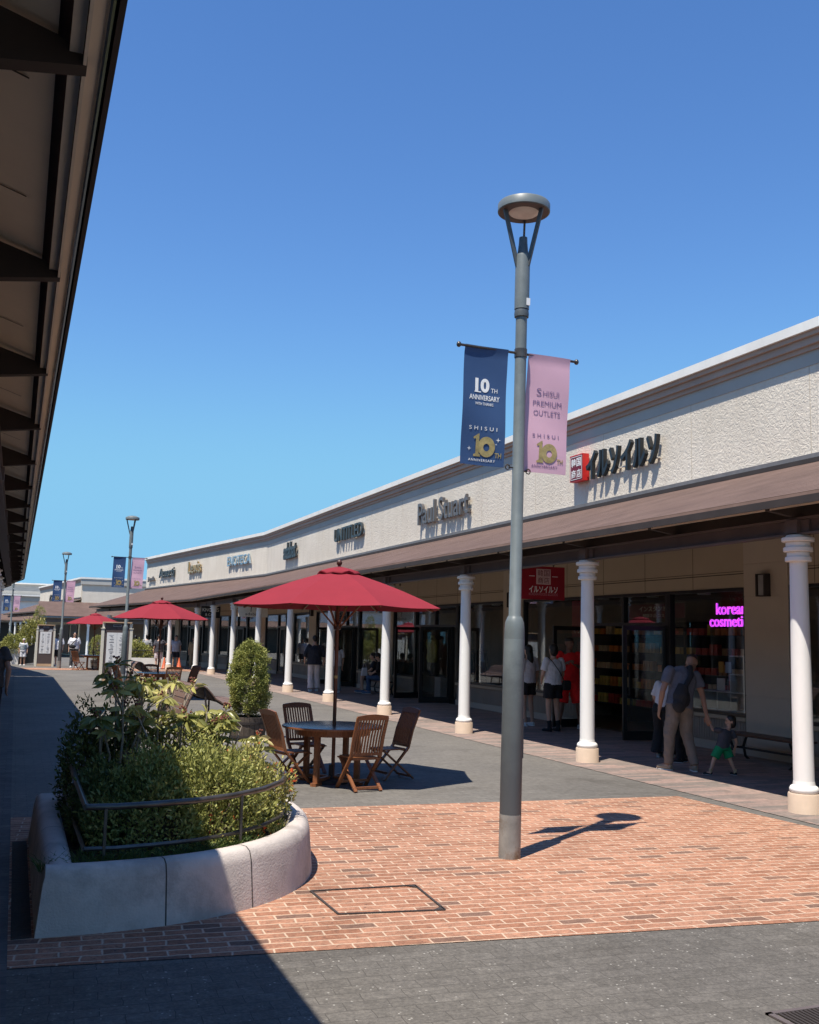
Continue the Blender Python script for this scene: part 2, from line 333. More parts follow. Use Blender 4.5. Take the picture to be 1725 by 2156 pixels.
def obj(name,mb,m,parent=None,smooth=False,bevel=0,keep=False,seg=2):
    """keep=True: mesh is in world coordinates, parent empty has a translation"""
    o=put(name,mb.mesh(name,m,smooth))
    if parent is not None:
        o.parent=parent
        if keep:
            p=parent; L=Vector((0,0,0))
            while p is not None: L+=p.location; p=p.parent
            o.location=-L
    if bevel:
        b=o.modifiers.new('bevel','BEVEL'); b.width=bevel; b.segments=seg; b.limit_method='ANGLE'; b.angle_limit=math.radians(40)
    return o
def tag(o,label=None,cat=None,group=None,kind=None):
    if label: o['label']=label
    if cat: o['category']=cat
    if group: o['group']=group
    if kind: o['kind']=kind
    return o
def thing(name,label,cat,loc=(0,0,0),rz=0,group=None,scale=None):
    o=bpy.data.objects.new(name,None); COL.objects.link(o); o.empty_display_size=0.2
    o.location=loc; o.rotation_euler=(0,0,rz)
    if scale: o.scale=(scale,)*3
    return tag(o,label,cat,group)
def copy_tree(o,parent=None):
    c=o.copy(); COL.objects.link(c); c.parent=parent
    for ch in list(o.children): copy_tree(ch,c)
    return c
def dup(root,loc,rz=0,label=None,group=None,scale=None):
    r=copy_tree(root); r.location=loc; r.rotation_euler=(0,0,rz)
    if scale: r.scale=(scale,)*3
    if label: r['label']=label
    if group: r['group']=group
    return r
_tc={}
def textmesh(body,m,ext=0.01,bold=0.0,shear=0.0,spacing=1.0,bevel=0.0):
    key=(body,ext,bold,shear,spacing,bevel)
    if key not in _tc:
        cu=bpy.data.curves.new('text','FONT'); cu.body=body; cu.extrude=ext; cu.offset=bold; cu.shear=shear; cu.space_character=spacing
        cu.resolution_u=4; cu.bevel_depth=bevel
        t=bpy.data.objects.new('text',cu); COL.objects.link(t); bpy.context.view_layer.update()
        me=bpy.data.meshes.new_from_object(t.evaluated_get(bpy.context.evaluated_depsgraph_get()))
        bpy.data.objects.remove(t); bpy.data.curves.remove(cu)
        co=np.zeros(len(me.vertices)*3); me.vertices.foreach_get('co',co); co=co.reshape(-1,3)
        fs=[tuple(p.vertices) for p in me.polygons]; bpy.data.meshes.remove(me)
        lo=co.min(0);hi=co.max(0); co=(co-lo)
        _tc[key]=(co,hi-lo,fs)
    return _tc[key]
def text_into(mb,body,cx,cz,w,h=None,ext=0.004,frame=None,bold=0.0,shear=0.0,spacing=1.0,depth=None):
    """add lettering to mb: centred cx,cz in plane; frame(u,v,d)->xyz"""
    co,sz,fs=textmesh(body,None,0.05,bold,shear,spacing)
    sx=w/sz[0]; sy=(h/sz[1]) if h else sx
    dd=depth if depth else ext
    vs=[frame(cx-w/2+c[0]*sx, cz-(sz[1]*sy)/2+c[1]*sy, c[2]/max(sz[2],1e-6)*dd) for c in co]
    mb.add(vs,fs)
# ================================================================ GROUND
def sheet(name,pts,z,m,label=None):
    mb=MB(); mb.add([(x,y,z+gz(y)) for x,y in pts],[tuple(range(len(pts)))])
    return tag(obj(name,mb,m),kind='structure')
mb=MB(); ys=[-300,-20,42,85,1500]; xs=[-900,900]
for y in ys:
    for x in xs: mb.v.append((x,y,gz(y)))
mb.f=[(2*i,2*i+1,2*i+3,2*i+2) for i in range(4)]
tag(obj('ground',mb,M_grey2),kind='structure')
sheet('paved_square',[(0.07,-8),(7.1,-8),(7.1,4.75),(0.07,5.53)],0.004,M_grey)
sheet('brick_paving',[(0.07,5.47),(6.98,4.745),(6.95,7.4),(6.84,9.39),(2.62,9.58),(0.07,9.69)],0.008,M_brick)
mb=MB(); 
for a,b in ((-8,42),(42,70)):
    mb.add([(7.1,a,gz(a)+.006),(13.5,a,gz(a)+.006),(13.5,b,gz(b)+.006),(7.1,b,gz(b)+.006)],[(0,1,2,3)])
tag(obj('walkway',mb,M_walk),kind='structure')
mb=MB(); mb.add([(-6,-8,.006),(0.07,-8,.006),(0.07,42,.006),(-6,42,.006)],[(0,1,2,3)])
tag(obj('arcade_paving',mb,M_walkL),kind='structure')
sheet('brick_band',[(-2.5,45.6),(9,45.0),(9,48.2),(-2.5,48.8)],0.008,M_brick)
# thin pale stone by the planter and small drain lid
# ---- service cover frame
t=thing('service_cover','thin dark metal frame of a brick-filled service cover beside the pink stone planter','cover',(2.2,6.18,0.008))
q=[(1.89,6.50),(1.90,5.93),(2.55,5.84),(2.60,6.46)]
mb=MB()
for i in range(4):
    a=q[i];b=q[(i+1)%4]; mb.bar((a[0],a[1],.012),(b[0],b[1],.012),.014,.008)
for i in (3,2):
    p=q[i];a=q[(i+1)%4];c=q[i-1]; 
    u=Vector((a[0]-p[0],a[1]-p[1])).normalized()*.07; v=Vector((c[0]-p[0],c[1]-p[1])).normalized()*.07
    mb.prism([(p[0],p[1]),(p[0]+u.x,p[1]+u.y),(p[0]+v.x,p[1]+v.y)],.012,.016,'z')
obj('frame',mb,M_dark,t,keep=True)
# ---- drain grate bottom right
t=thing('drain_grate','dark metal drain grate let into the grey paving at the bottom right corner','grate',(3.7,3.6,0))
mb=MB(); mb.box(3.26,3.29,3.3,3.84,.006,.014); mb.box(4.15,4.18,3.3,3.84,.006,.014); mb.box(3.26,4.18,3.82,3.845,.006,.014); mb.box(3.26,4.18,3.3,3.32,.006,.014)
obj('frame',mb,M_beam,t,keep=True)
mb=MB()
for i in range(36): mb.bar((3.3+i*.0235,3.32,.010),(3.3+i*.0235+.02,3.82,.010),.012,.005)
obj('grid',mb,M_dark,t,keep=True)

# ================================================================ BUILDINGS
def frame(O,ang,side):
    """local x = outward to the street, y = along, z up"""
    if side=='R': T=Vector((-math.sin(ang),math.cos(ang),0)); Nn=Vector((-math.cos(ang),-math.sin(ang),0))
    else: T=Vector((math.sin(ang),-math.cos(ang),0)) ; Nn=Vector((math.cos(ang),math.sin(ang),0))
    m=Matrix(((Nn.x,T.x,0,O[0]),(Nn.y,T.y,0,O[1]),(0,0,1,0),(0,0,0,1)))
    return m
ROOF_SL=(4.28-3.15)/(3.45-.02)
def column_meshes():
    sh=MB().lathe([(0.102,.30),(0.102,.42),(0.100,1.2),(0.090,2.35),(0.088,2.53)],28).mesh('shaft',M_white,True)
    ba=MB().lathe([(0.158,-.6),(0.158,.19),(0.150,.20),(0.12,.20)],28).lathe([(0.10,.20),(0.130,.205),(0.143,.225),(0.143,.245),(0.130,.268),(0.104,.275),(0.10,.30)],28)
    bs=MB().lathe([(0.158,-.6),(0.158,.185),(0.15,.198),(0.08,.198)],28).mesh('plinth',M_base,True)
    rg=MB().lathe([(0.08,.198),(0.130,.200),(0.143,.218),(0.143,.24),(0.130,.262),(0.108,.275),(0.104,.31),(0.05,.31)],28).mesh('torus_base',M_white,True)
    cp=MB()
    for r,z0,z1 in ((.132,2.525,2.575),(.112,2.575,2.625),(.146,2.625,2.675),(.122,2.675,2.73),(.163,2.73,2.775),(.12,2.775,2.80)):
        cp.lathe([(0.05,z0),(r-.006,z0),(r,z0+.006),(r,z1-.008),(r-.008,z1),(0.05,z1)],28)
    cp=cp.mesh('capital',M_white,True)
    return sh,bs,rg,cp
CM=column_meshes()
def column(parent_root,p,zc,base):
    c=put('column',CM[0],parent_root)
    c.location=Vector(p)-base; 
    for n,me in (('plinth',CM[1]),('base_ring',CM[2]),('capital',CM[3])): 
        o=put(n,me,c); 
    return c
def arm_mesh(zc,name='arm'):
    # local x outward; tapered bracket sitting on the beam
    mb=MB()
    pts=[(3.388,3.06+zc),(3.388,3.03+zc),(3.03,2.98+zc),(2.4,2.98+zc),(1.6,3.10+zc),(0.05,3.35+zc),(0.05,4.10+zc),(3.30,3.11+zc)]
    mb.prism(pts,-.032,.032,'y'); return mb
def wing(root,base,O,ang,side,s0,s1,cols,arms,zc=0.0,top=6.37,soff=True,gzf=None,endcap=True):
    T=frame(O,ang,side); yb=-.8
    def P(name,build,m,smooth=False,par=root):
        mb=MB(T); build(mb); return obj(name,mb,m,par,smooth,keep=True)
    P('wall',lambda b:b.box(-.25,0,s0,s1,4.30+zc,top-.45),M_stucco)
    P('wall_joint',lambda b:[b.box(-.01,.0025,s,s+.012,4.40+zc,top-.66) for s in np.arange(s0+1.6,s1-.2,2.76)],M_smooth)
    P('frieze',lambda b:b.box(-.25,.012,s0,s1,top-.66,top-.45),M_frieze)
    def cor(b):
        for d0,z0,z1 in ((.05,top-.45,top-.38),(.10,top-.38,top-.27),(.15,top-.27,top-.20)): b.box(-.25,d0,s0,s1,z0,z1)
        s=s0+2
        while s<s1: b.box(.0,.153,s,s+.012,top-.45,top-.2) if False else None; s+=1.6
    P('cornice',cor,M_cornice)
    P('coping',lambda b:b.box(-.35,.20,s0,s1,top-.20,top-.06),M_coping)
    P('flashing',lambda b:b.box(0,.07,s0,s1,4.335+zc,4.40+zc),M_flash)
    P('canopy_roof',lambda b:b.prism([(.0,4.29+zc),(3.46,3.15+zc),(3.46,3.115+zc),(.0,4.25+zc)],s0,s1,'y'),M_roof)
    P('gap_shade_strip',lambda b:b.prism([(.0,4.335+zc),(.10,4.33+zc),(.10,4.262+zc),(.0,4.295+zc)],s0,s1,'y'),M_dark)  # dark strip painted in for the shaded gap below the wall flashing
    P('soffit',lambda b:b.prism([(.0,4.246+zc),(3.30,3.155+zc),(3.30,3.14+zc),(.0,4.22+zc)],s0,s1,'y'),M_soffit)
    P('fascia_trim',lambda b:b.box(3.452,3.47,s0,s1,3.035+zc,3.113+zc),M_dark); P('gutter',lambda b:(b.tube([(3.438,s0,3.062+zc),(3.438,s1,3.062+zc)],.0125,10),),M_gutter if side=='L' else M_dark); P('eave_board',lambda b:b.box(3.385,3.428,s0,s1,3.07+zc,3.10+zc),M_soffit)
    P('eave_rail',lambda b:b.box(3.376,3.386,s0,s1,3.03+zc,3.06+zc),M_rail)
    P('purlin',lambda b:(b.box(3.335,3.374,s0,s1,3.065+zc,3.08+zc),b.box(1.7,1.8,s0,s1,3.50+zc,3.62+zc),b.box(.6,.7,s0,s1,3.86+zc,3.98+zc)),M_rail)
    def beam(b):
        b.box(2.93,3.07,s0,s1,2.955+zc,2.975+zc); b.box(2.93,3.07,s0,s1,2.80+zc,2.815+zc); b.box(2.99,3.01,s0,s1,2.815+zc,2.955+zc)
    P('beam',beam,M_beam)
    am=None
    for s in arms:
        mb=MB(T@Matrix.Translation((0,s,0))); mb.v=[]; a=arm_mesh(zc)
        mb.add(a.v,a.f); obj('arm',mb,M_dark,root,keep=True)
    for s in cols:
        p=T@Vector((3.0 if side=='R' else 2.74,s,0)); column(root,(p.x,p.y,zc if zc else gz(p.y)),zc,base)
        mb=MB(T); mb.box(2.91,3.09,s-.085,s+.085,2.816+zc,2.954+zc); mb.box(2.96,3.04,s-.2,s+.2,2.82+zc,2.95+zc); obj('beam_bracket',mb,M_beam,root,keep=True)
    return T
def shopfront(root,T,s0,s1,kind='a',door=(2.2,4.9),open_=True,side=.32,top=2.55,upper=True,ribs=True):
    """glazed opening between s0 and s1"""
    def P(name,build,m,par=root): mb=MB(T); build(mb); return obj(name,mb,m,par,keep=True)
    P('fascia',lambda b:(b.box(-.06,0.0,s0,s1,2.55,2.76),b.box(-.06,0.0,s0,s1,2.775,4.30)),M_panel)
    P('fascia_groove',lambda b:b.box(-.07,-.012,s0,s1,2.76,2.775),M_grout)
    n=3
    P('panel_joint',lambda b:[b.box(-.03,.002,s,s+.008,2.56,4.2) for s in np.arange(s0+1.3,s1-.4,1.38)],M_grout)
    P('fascia_line',lambda b:b.box(-.01,.003,s0,s1,2.80,2.808),M_grout)
    d0,d1=s0+door[0],s0+door[1]
    segs=[(s0,d0),(d1,s1)]
    for a,b_ in segs:
        if b_-a<.2: continue
        w_=P('shop_window',lambda b:b.box(-.045,-.035,a+.04,b_-.04,.60,top-.04),M_glass)
        fr=MB(T)
        fr.box(-.09,0.012,a,b_,top-.05,top); fr.box(-.09,.012,a,b_,.56,.61); fr.box(-.09,.012,a,a+.05,.61,top-.05); fr.box(-.09,.012,b_-.05,b_,.61,top-.05)
        obj('frame',fr,M_black,w_,keep=True)
        P('sill',lambda b:b.box(-.09,.05,a,b_,.50,.557),M_panel)
        P('stall_riser',lambda b:b.box(-.09,0.0,a,b_,.14,.497),M_ribY if ribs else M_smooth)
        P('skirting',lambda b:b.box(-.09,.03,a,b_,-.3,.137),M_smooth)
    # door zone frame
    w0=d1-d0
    P('transom_glass',lambda b:b.box(-.045,-.035,d0+.06,d1-.06,2.02,top-.05),M_glass)
    def dz(b):
        b.box(-.09,.014,d0+.001,d1-.001,top-.055,top-.001); b.box(-.09,.016,d0+.09,d1-.09,1.96,2.02)
        for s in (d0,d1-.09): b.box(-.09,.018,s+.001,s+.089,0,top-.056)
        b.box(-.09,.015,d0+w0*.5-.03,d0+w0*.5+.03,2.021,top-.056)
        if side>.1:
            for s in (d0+side+.09,d1-side-.15): b.box(-.09,.015,s,s+.06,0,1.959)
    P('door_frame',dz,M_black)
    for a,b_ in (((d0+.09,d0+side+.09),(d1-side-.09,d1-.09)) if side>.1 else ()): P('sidelight',lambda b:b.box(-.045,-.035,a,b_,.12,1.958),M_glass)
    if side>.1: P('sidelight_base',lambda b:b.box(-.07,0,d0+.09,d0+side+.09,0,.119),M_black); P('sidelight_base',lambda b:b.box(-.07,0,d1-side-.09,d1-.09,0,.119),M_black)
    # leaves
    a=d0+(side+.15 if side>.1 else .09); b2=d1-(side+.15 if side>.1 else .09); lw=min(.82,(b2-a)/2)
    for hs,sg in ((a,1),(b2,-1)):
        ang=(math.radians(82) if open_ else 0)
        R=T@Matrix.Translation((0.0,hs,0))@Matrix.Rotation(-ang*sg,4,'Z')
        def L(name,build,m,par): mb=MB(R); build(mb); return obj(name,mb,m,par,keep=True)
        lf=L('door',lambda b:(b.box(-.02,.02,0,sg*.075,.02,1.95),b.box(-.02,.02,sg*(lw-.08),sg*(lw-.005),.02,1.95),b.box(-.02,.02,sg*.075,sg*(lw-.08),1.87,1.95),b.box(-.02,.02,sg*.075,sg*(lw-.08),.02,.17)),M_black,root)
        L('pane',lambda b:b.box(-.004,.004,sg*.075,sg*(lw-.08),.17,1.87),M_glass,lf)
        def hd(b):
            for dd in (.06,-.06):
                b.tube([(0,sg*(lw-.1),.78),(dd,sg*(lw-.1),.78),(dd,sg*(lw-.1),1.28),(0,sg*(lw-.1),1.28)],.011,6)
        L('handle',hd,M_black,lf)
def pilaster(root,T,s,w_=.95,lampd=True):
    def P(name,build,m,par=root): mb=MB(T); build(mb); return obj(name,mb,m,par,keep=True)
    def pl_(b):
        b.box(-.12,.026,s-w_/2+.006,s+w_/2-.006,.141,4.29); zz=[.141,.9,1.4,1.9,2.4,2.9,4.29]
        for z0,z1 in zip(zz,zz[1:]): b.box(-.119,.035,s-w_/2,s+w_/2,z0+.004,z1-.004)
    P('pilaster',pl_,M_smooth)
    P('pilaster_base',lambda b:b.box(-.12,.06,s-w_/2-.004,s+w_/2+.004,-.3,.14),M_smooth)
def room(root,T,s0,s1,depth=3.2):
    def P(name,build,m,par=root): mb=MB(T); build(mb); return obj(name,mb,m,par,keep=True)
    P('interior_wall',lambda b:(b.box(-depth-.1,-depth,s0,s1,0,4.0),b.box(-depth,-.2,s0-.05,s0,0,4.0),b.box(-depth,-.2,s1,s1+.05,0,4.0)),M_inside)
    P('interior_ceiling',lambda b:b.box(-depth,-.1,s0,s1,2.62,2.7),M_inside)
    P('interior_floor',lambda b:b.box(-depth,-.09,s0,s1,.010,.022),M_infloor)
# ---- right hand building: straight wing and bent wing
RB=thing('outlet_building','long cream rendered outlet arcade with brown canopy and white columns on the right side','building',(10.5,20,0))
rb=Vector((10.5,20,0))
YC=[8.2+4.14*i for i in range(-3,9)]
T1=wing(RB,rb,(10.5,0),0.0,'R',-7.0,45.0,[y for y in YC],[8.2+2.07*i for i in range(-7,18)])
T2=wing(RB,rb,(10.5,45),0.145,'R',0.0,20.5,[.45+4.14*i for i in range(0,5)],[.45+2.07*i for i in range(0,10)])
PIL=[12.15+8.28*k for k in range(-2,5)]
for p in PIL: 
    if -6<p<45: pilaster(RB,T1,p)
for i in range(len(PIL)-1):
    a,b=PIL[i]+.475,PIL[i+1]-.475
    if i==2: shopfront(RB,T1,a,b,door=(1.98,4.78),side=0)
    elif i==1: shopfront(RB,T1,a,b,door=(1.0,3.6),open_=False)
    elif i==3: shopfront(RB,T1,a,b,door=(2.65,5.6),side=.3)
    else: shopfront(RB,T1,a,b,door=(2.3,5.0),open_=(i%2==0))
    room(RB,T1,a,b)
for k in range(3):
    a=.6+k*6.6; pilaster(RB,T2,a-.4,.7); shopfront(RB,T2,a,a+5.6,door=(1.6,4.2),open_=False); room(RB,T2,a,a+5.6)
mb=MB(T2); mb.box(-6,-.02,20.5,20.7,-1,6.3); obj('end_wall',mb,M_stucco,RB,keep=True)
mb=MB(T2); mb.box(-6.3,.2,20.5,20.75,6.17,6.31); obj('coping',mb,M_coping,RB,keep=True)
mb=MB(T1); mb.box(-9,-3.31,-7,45,0,6.2); obj('rear_block',mb,M_smooth,RB,keep=True)
mb=MB(T2); mb.box(-9,-3.31,0,20.5,-1,6.2); obj('rear_block',mb,M_smooth,RB,keep=True)
# ---- left hand building (camera stands under its eave)
LZ=0.315
LB=thing('outlet_building','opposite arcade building overhead at the left edge, dark eave and beige soffit seen from below','building',(-3.3,10,0))
lb=Vector((-3.3,10,0))
T3=wing(LB,lb,(-3.3,0),0.0,'L',-37.0,7.0,[-y for y in np.arange(1.0+1.98*1,37,3.96)]+[0.98,4.94],[-(3.05+1.98*i) for i in range(-4,18)],zc=LZ)
T4=wing(LB,lb,(-3.3,37),0.10,'L',-30.0,0.0,[-(2.5+3.96*i) for i in range(7)],[-(.5+1.98*i) for i in range(15)],zc=LZ)
for k in range(-1,5):
    p=1.5+7.92*k
    pilaster(LB,T3,-p); 
    if k<4: shopfront(LB,T3,-(p+7.92)+.475,-p-.475,door=(2.3,5.0),open_=False); room(LB,T3,-(p+7.92)+.475,-p-.475)
mb=MB(T4); mb.box(-.2,0,-30,0,-1,4.4); obj('wall',mb,M_panel,LB,keep=True)
mb=MB(T3); mb.box(-.1,0,-37,-32.7,0,4.4); obj('wall',mb,M_panel,LB,keep=True)
mb=MB(T3); mb.box(-8,-3.4,-37,7,0,6.2); obj('rear_block',mb,M_smooth,LB,keep=True)
# soffit panel joints above the camera, light fittings on the soffit
mb=MB(T3)
for i in range(-6,60):
    s=-(3.05+1.98*.5*i+.35)
    mb.add([(3.22,s,3.16+LZ),(3.22,s-.012,3.16+LZ),(.1,s-.012,4.188+LZ),(.1,s,4.188+LZ)],[(0,1,2,3)])
obj('soffit_joint',mb,M_grout,LB,keep=True)
# ---- second building further down
B2=thing('outlet_building','cream outlet building with brown canopy standing beyond the end of the long arcade','building',(7,78,-.5))
b2=Vector((7,78,-.5))
T5=wing(B2,b2,(4.9,88.0),0.115,'R',0.0,24,[.5+4.14*i for i in range(6)],[.5+2.07*i for i in range(11)],top=6.1)
# its near end wall faces the camera
mb=MB(); mb.box(4.95,16,87.75,87.95,-1,5.65); obj('end_wall',mb,M_stucco,B2,keep=True)
mb=MB(); mb.box(4.75,16,87.55,87.9,5.90,6.05); obj('coping',mb,M_coping,B2,keep=True)
mb=MB(); mb.box(4.8,16,87.6,87.9,5.45,5.899); obj('frieze',mb,M_frieze,B2,keep=True)
mb=MB(); mb.prism([(84.0,2.75),(87.75,3.95),(87.75,3.85),(84.0,2.70)],1.6,16,'x'); obj('canopy_roof',mb,M_roof,B2,keep=True)
mb=MB(); mb.box(1.6,16,84.0,84.1,2.6,2.72); obj('gutter',mb,M_gutter,B2,keep=True)
mb=MB(); mb.box(2.0,16,84.45,84.6,2.25,2.55); obj('beam',mb,M_beam,B2,keep=True)
mb=MB(); mb.box(4.95,16,87.5,87.74,-1,2.6); obj('shop_window',mb,M_inside,B2,keep=True)
for i in range(5):
    column(B2,(2.1+3.3*i,84.55,-.55),0,b2)
mb=MB(T5); mb.box(-.3,-.05,0,24,-1,4.3); obj('shop_front',mb,M_panel,B2,keep=True)
mb=MB(T5)
for k in range(6): mb.box(-.1,.02,.8+k*4.1,3.9+k*4.1,-.4,2.1)
obj('window_band',mb,M_black,B2,keep=True)
# ---- third building, white, far left behind
B3=thing('white_building','low white building with grey stepped parapet at the far end of the street','building',(0,122,-.5))
mb=MB(); mb.box(-40,4.2,121,122,-1.5,5.2); mb.box(2.8,4.7,120.6,121,-1.5,5.3); obj('wall',mb,M_coping,B3,keep=True)
mb=MB(); mb.box(-40,5.3,120.4,122,5.3,5.45); mb.box(-40,6.8,122.2,123,6.7,6.85); obj('coping',mb,M_coping,B3,keep=True)
mb=MB(); mb.box(-40,5.1,120.7,122,4.75,5.3); mb.box(-40,6.6,122.4,123.4,5.45,6.7); obj('frieze',mb,M_frieze,B3,keep=True)
mb=MB(); mb.prism([(117,2.6),(121,3.3),(121,3.2),(117,2.5)],-40,2.5,'x'); obj('canopy_roof',mb,M_roof,B3,keep=True)
mb=MB(); mb.box(-40,2.3,120.7,120.95,-1,2.3); obj('window_band',mb,M_black,B3,keep=True)
# ================================================================ STREET LAMPS AND BANNERS
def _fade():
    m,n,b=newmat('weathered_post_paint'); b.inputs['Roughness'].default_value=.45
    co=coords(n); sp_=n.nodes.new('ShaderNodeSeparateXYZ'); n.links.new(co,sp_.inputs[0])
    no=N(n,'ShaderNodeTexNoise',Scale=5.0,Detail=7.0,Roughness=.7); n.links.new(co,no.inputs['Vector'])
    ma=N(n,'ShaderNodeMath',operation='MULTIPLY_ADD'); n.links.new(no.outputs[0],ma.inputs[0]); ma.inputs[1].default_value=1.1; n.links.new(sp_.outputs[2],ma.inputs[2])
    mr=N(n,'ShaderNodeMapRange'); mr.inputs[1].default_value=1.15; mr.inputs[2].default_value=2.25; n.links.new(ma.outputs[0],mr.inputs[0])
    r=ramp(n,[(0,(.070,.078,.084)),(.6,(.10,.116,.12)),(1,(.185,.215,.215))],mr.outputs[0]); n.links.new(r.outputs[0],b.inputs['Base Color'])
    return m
mat_fade=_fade()
LAMPS=[]
def make_lamp(label):
    t=thing('street_lamp',label,'street lamp',group='street lamps along the shopping street')
    obj('pole',MB().lathe([(.082,.33),(.080,1.72),(.074,1.79),(.058,1.83),(.048,1.845),(.046,4.30)],28),M_lamp,t,True)
    obj('sleeve',MB().lathe([(.084,-.6),(.084,.33),(.02,.331)],28),M_galv,t,True)
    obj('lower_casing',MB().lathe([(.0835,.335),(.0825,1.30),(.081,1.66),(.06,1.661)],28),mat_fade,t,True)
    obj('access_door',MB().box(.060,.0865,-.028,.028,.75,1.05).box(.07,.090,-.02,.02,.78,.80),M_lampd,t)
    b=obj('control_box',MB().lathe([(.03,4.33),(.060,4.335),(.060,4.78),(.056,4.80),(.02,4.80)],28),M_lamp,t,True)
    obj('collar',MB().lathe([(.03,4.27),(.058,4.27),(.060,4.30),(.056,4.329),(.03,4.33)],28),M_lampd,b,True)
    obj('sticker',MB().box(.012,.045,-.0605,-.0525,4.36,4.42),M_wht,b)
    obj('spigot',MB().lathe([(.05,4.79),(.042,4.84),(.036,4.90),(.034,4.95),(.0,4.955)],20),M_lampd,t,True)
    for a in (60,180,300):
        ca,sa=math.cos(math.radians(a)),math.sin(math.radians(a))
        obj('strut',MB().bar((ca*.048,sa*.048,4.70),(ca*.175,sa*.175,5.18),.017,.034,up=(ca,sa,0)),M_lampd,t)
    hd=obj('lamp_head',MB().lathe([(.15,5.167),(.212,5.167),(.216,5.171),(.216,5.230),(.208,5.242),(.18,5.246),(.15,5.271),(.08,5.291),(0,5.296)],40),M_lamp,t,True)
    obj('reflector_ring',MB().lathe([(.205,5.1665),(.204,5.163),(.135,5.1655),(.134,5.1666)],40),M_beam,hd,True)
    obj('diffuser',MB().lathe([(0,5.150),(.08,5.153),(.118,5.160),(.124,5.1668)],32),mat('lamp_diffuser',(.80,.76,.70),.3),hd,True)
    # banner bars
    obj('banner_bar',MB().tube([(-.545,0,3.965),(.515,0,3.965)],.011,8).ball((-.55,0,3.965),(.02,.02,.024),10,6).ball((.52,0,3.965),(.02,.02,.024),10,6).lathe([(.0,3.93),(.052,3.93),(.052,4.0),(.0,4.0)],20),M_rust,t,True)
    obj('banner_clip',MB().tube([(-.047+.0*k,0,3.02) for k in (0,)]+[(-.085,0,3.02)],.006,6).tube([(-.095+.02*math.cos(a),0,3.02+.02*math.sin(a)) for a in np.linspace(0,6.28,10)],.005,5),M_dark,t)
    obj('banner_clip',MB().tube([(.047,0,3.0),(.08,0,3.0)],.006,6).tube([(.09+.02*math.cos(a),0,3.0+.02*math.sin(a)) for a in np.linspace(0,6.28,10)],.005,5),M_dark,t)
    return t
def cloth(x0,x1,z0,z1,nx=14,nz=30,amp=.012,ph=0,skew=0.0):
    mb=MB()
    for sgn in (0,1):
        for j in range(nz+1):
            for i in range(nx+1):
                u=i/nx;v=j/nz; x=x0+(x1-x0)*u+skew*(1-v); z=z0+(z1-z0)*v
                y=amp*math.sin(u*3.1+ph)*(1-.3*v)+.006*math.sin(v*9+u*2+ph)+(.0 if sgn==0 else .003)
                if v>.955: y-=.012*math.sin((v-.955)/.045*1.57)
                mb.v.append((x,y,z))
    n=(nx+1)*(nz+1)
    for j in range(nz):
        for i in range(nx):
            a=j*(nx+1)+i; mb.f.append((a,a+1,a+nx+2,a+nx+1)); mb.f.append((n+a,n+a+nx+1,n+a+nx+2,n+a+1))
    def ed(a,b): mb.f.append((a,b,n+b,n+a))
    for i in range(nx): ed(i,i+1); ed(nz*(nx+1)+i+1,nz*(nx+1)+i)
    for j in range(nz): ed((j+1)*(nx+1),j*(nx+1)); ed(j*(nx+1)+nx,(j+1)*(nx+1)+nx)
    return mb
def star(mb,cx,cz,r,fr):
    p=[]
    for k in range(8):
        a=k*math.pi/4; q=r if k%2==0 else r*.22; p.append((cx+q*math.cos(a),cz+q*math.sin(a)))
    mb.add([fr(u,v,.001) for u,v in p],[tuple(range(8))])
def ten_logo(par,cx,cz,s,fr,txtm,goldm,full=True):
    g=MB(); 
    one=[(-.33,-.42),(-.03,-.42),(-.03,-.34),(-.10,-.30),(-.10,.50),(-.14,.50),(-.36,.34),(-.33,.28),(-.24,.30),(-.24,-.30),(-.33,-.34)]
    o=len(g.v); g.add([fr(cx+u*s,cz+v*s,.0016) for u,v in one],[tuple(range(len(one)))])
    n=28;vs=[];fs=[]
    for k in range(n):
        a=2*math.pi*k/n
        vs.append(fr(cx+(.22+.36*math.cos(a))*s,cz+(-.01+.41*math.sin(a))*s,.0018)); vs.append(fr(cx+(.22+.13*math.cos(a))*s,cz+(-.03+.15*math.sin(a))*s,.0018))
    for k in range(n):
        j=(k+1)%n; fs.append((2*k,2*j,2*j+1,2*k+1))
    g.add(vs,fs); text_into(g,'TH',cx+.72*s,cz-.32*s,.28*s,.2*s,.001,fr,bold=.02)
    obj('gold_ten_emblem',g,goldm,par)
    g=MB()
    text_into(g,'SHISUI',cx+.04*s,cz+.72*s,1.2*s,.15*s,.001,fr,spacing=1.7)
    text_into(g,'ANNIVERSARY',cx+.04*s,cz-.56*s,1.15*s,.10*s,.001,fr,spacing=1.25)
    if full:
        for a_,b_,r_ in ((-.52,-.12,.10),(.70,.30,.11),(.62,.12,.05)): q_=MB(); star(q_,cx+a_*s,cz+b_*s,r_*s,fr); obj('star',q_,txtm,par)
    obj('emblem_lettering',g,txtm,par)
def serif_text(g,body,cx,cz,w,h,fr): text_into(g,body,cx,cz,w,h,.001,fr)
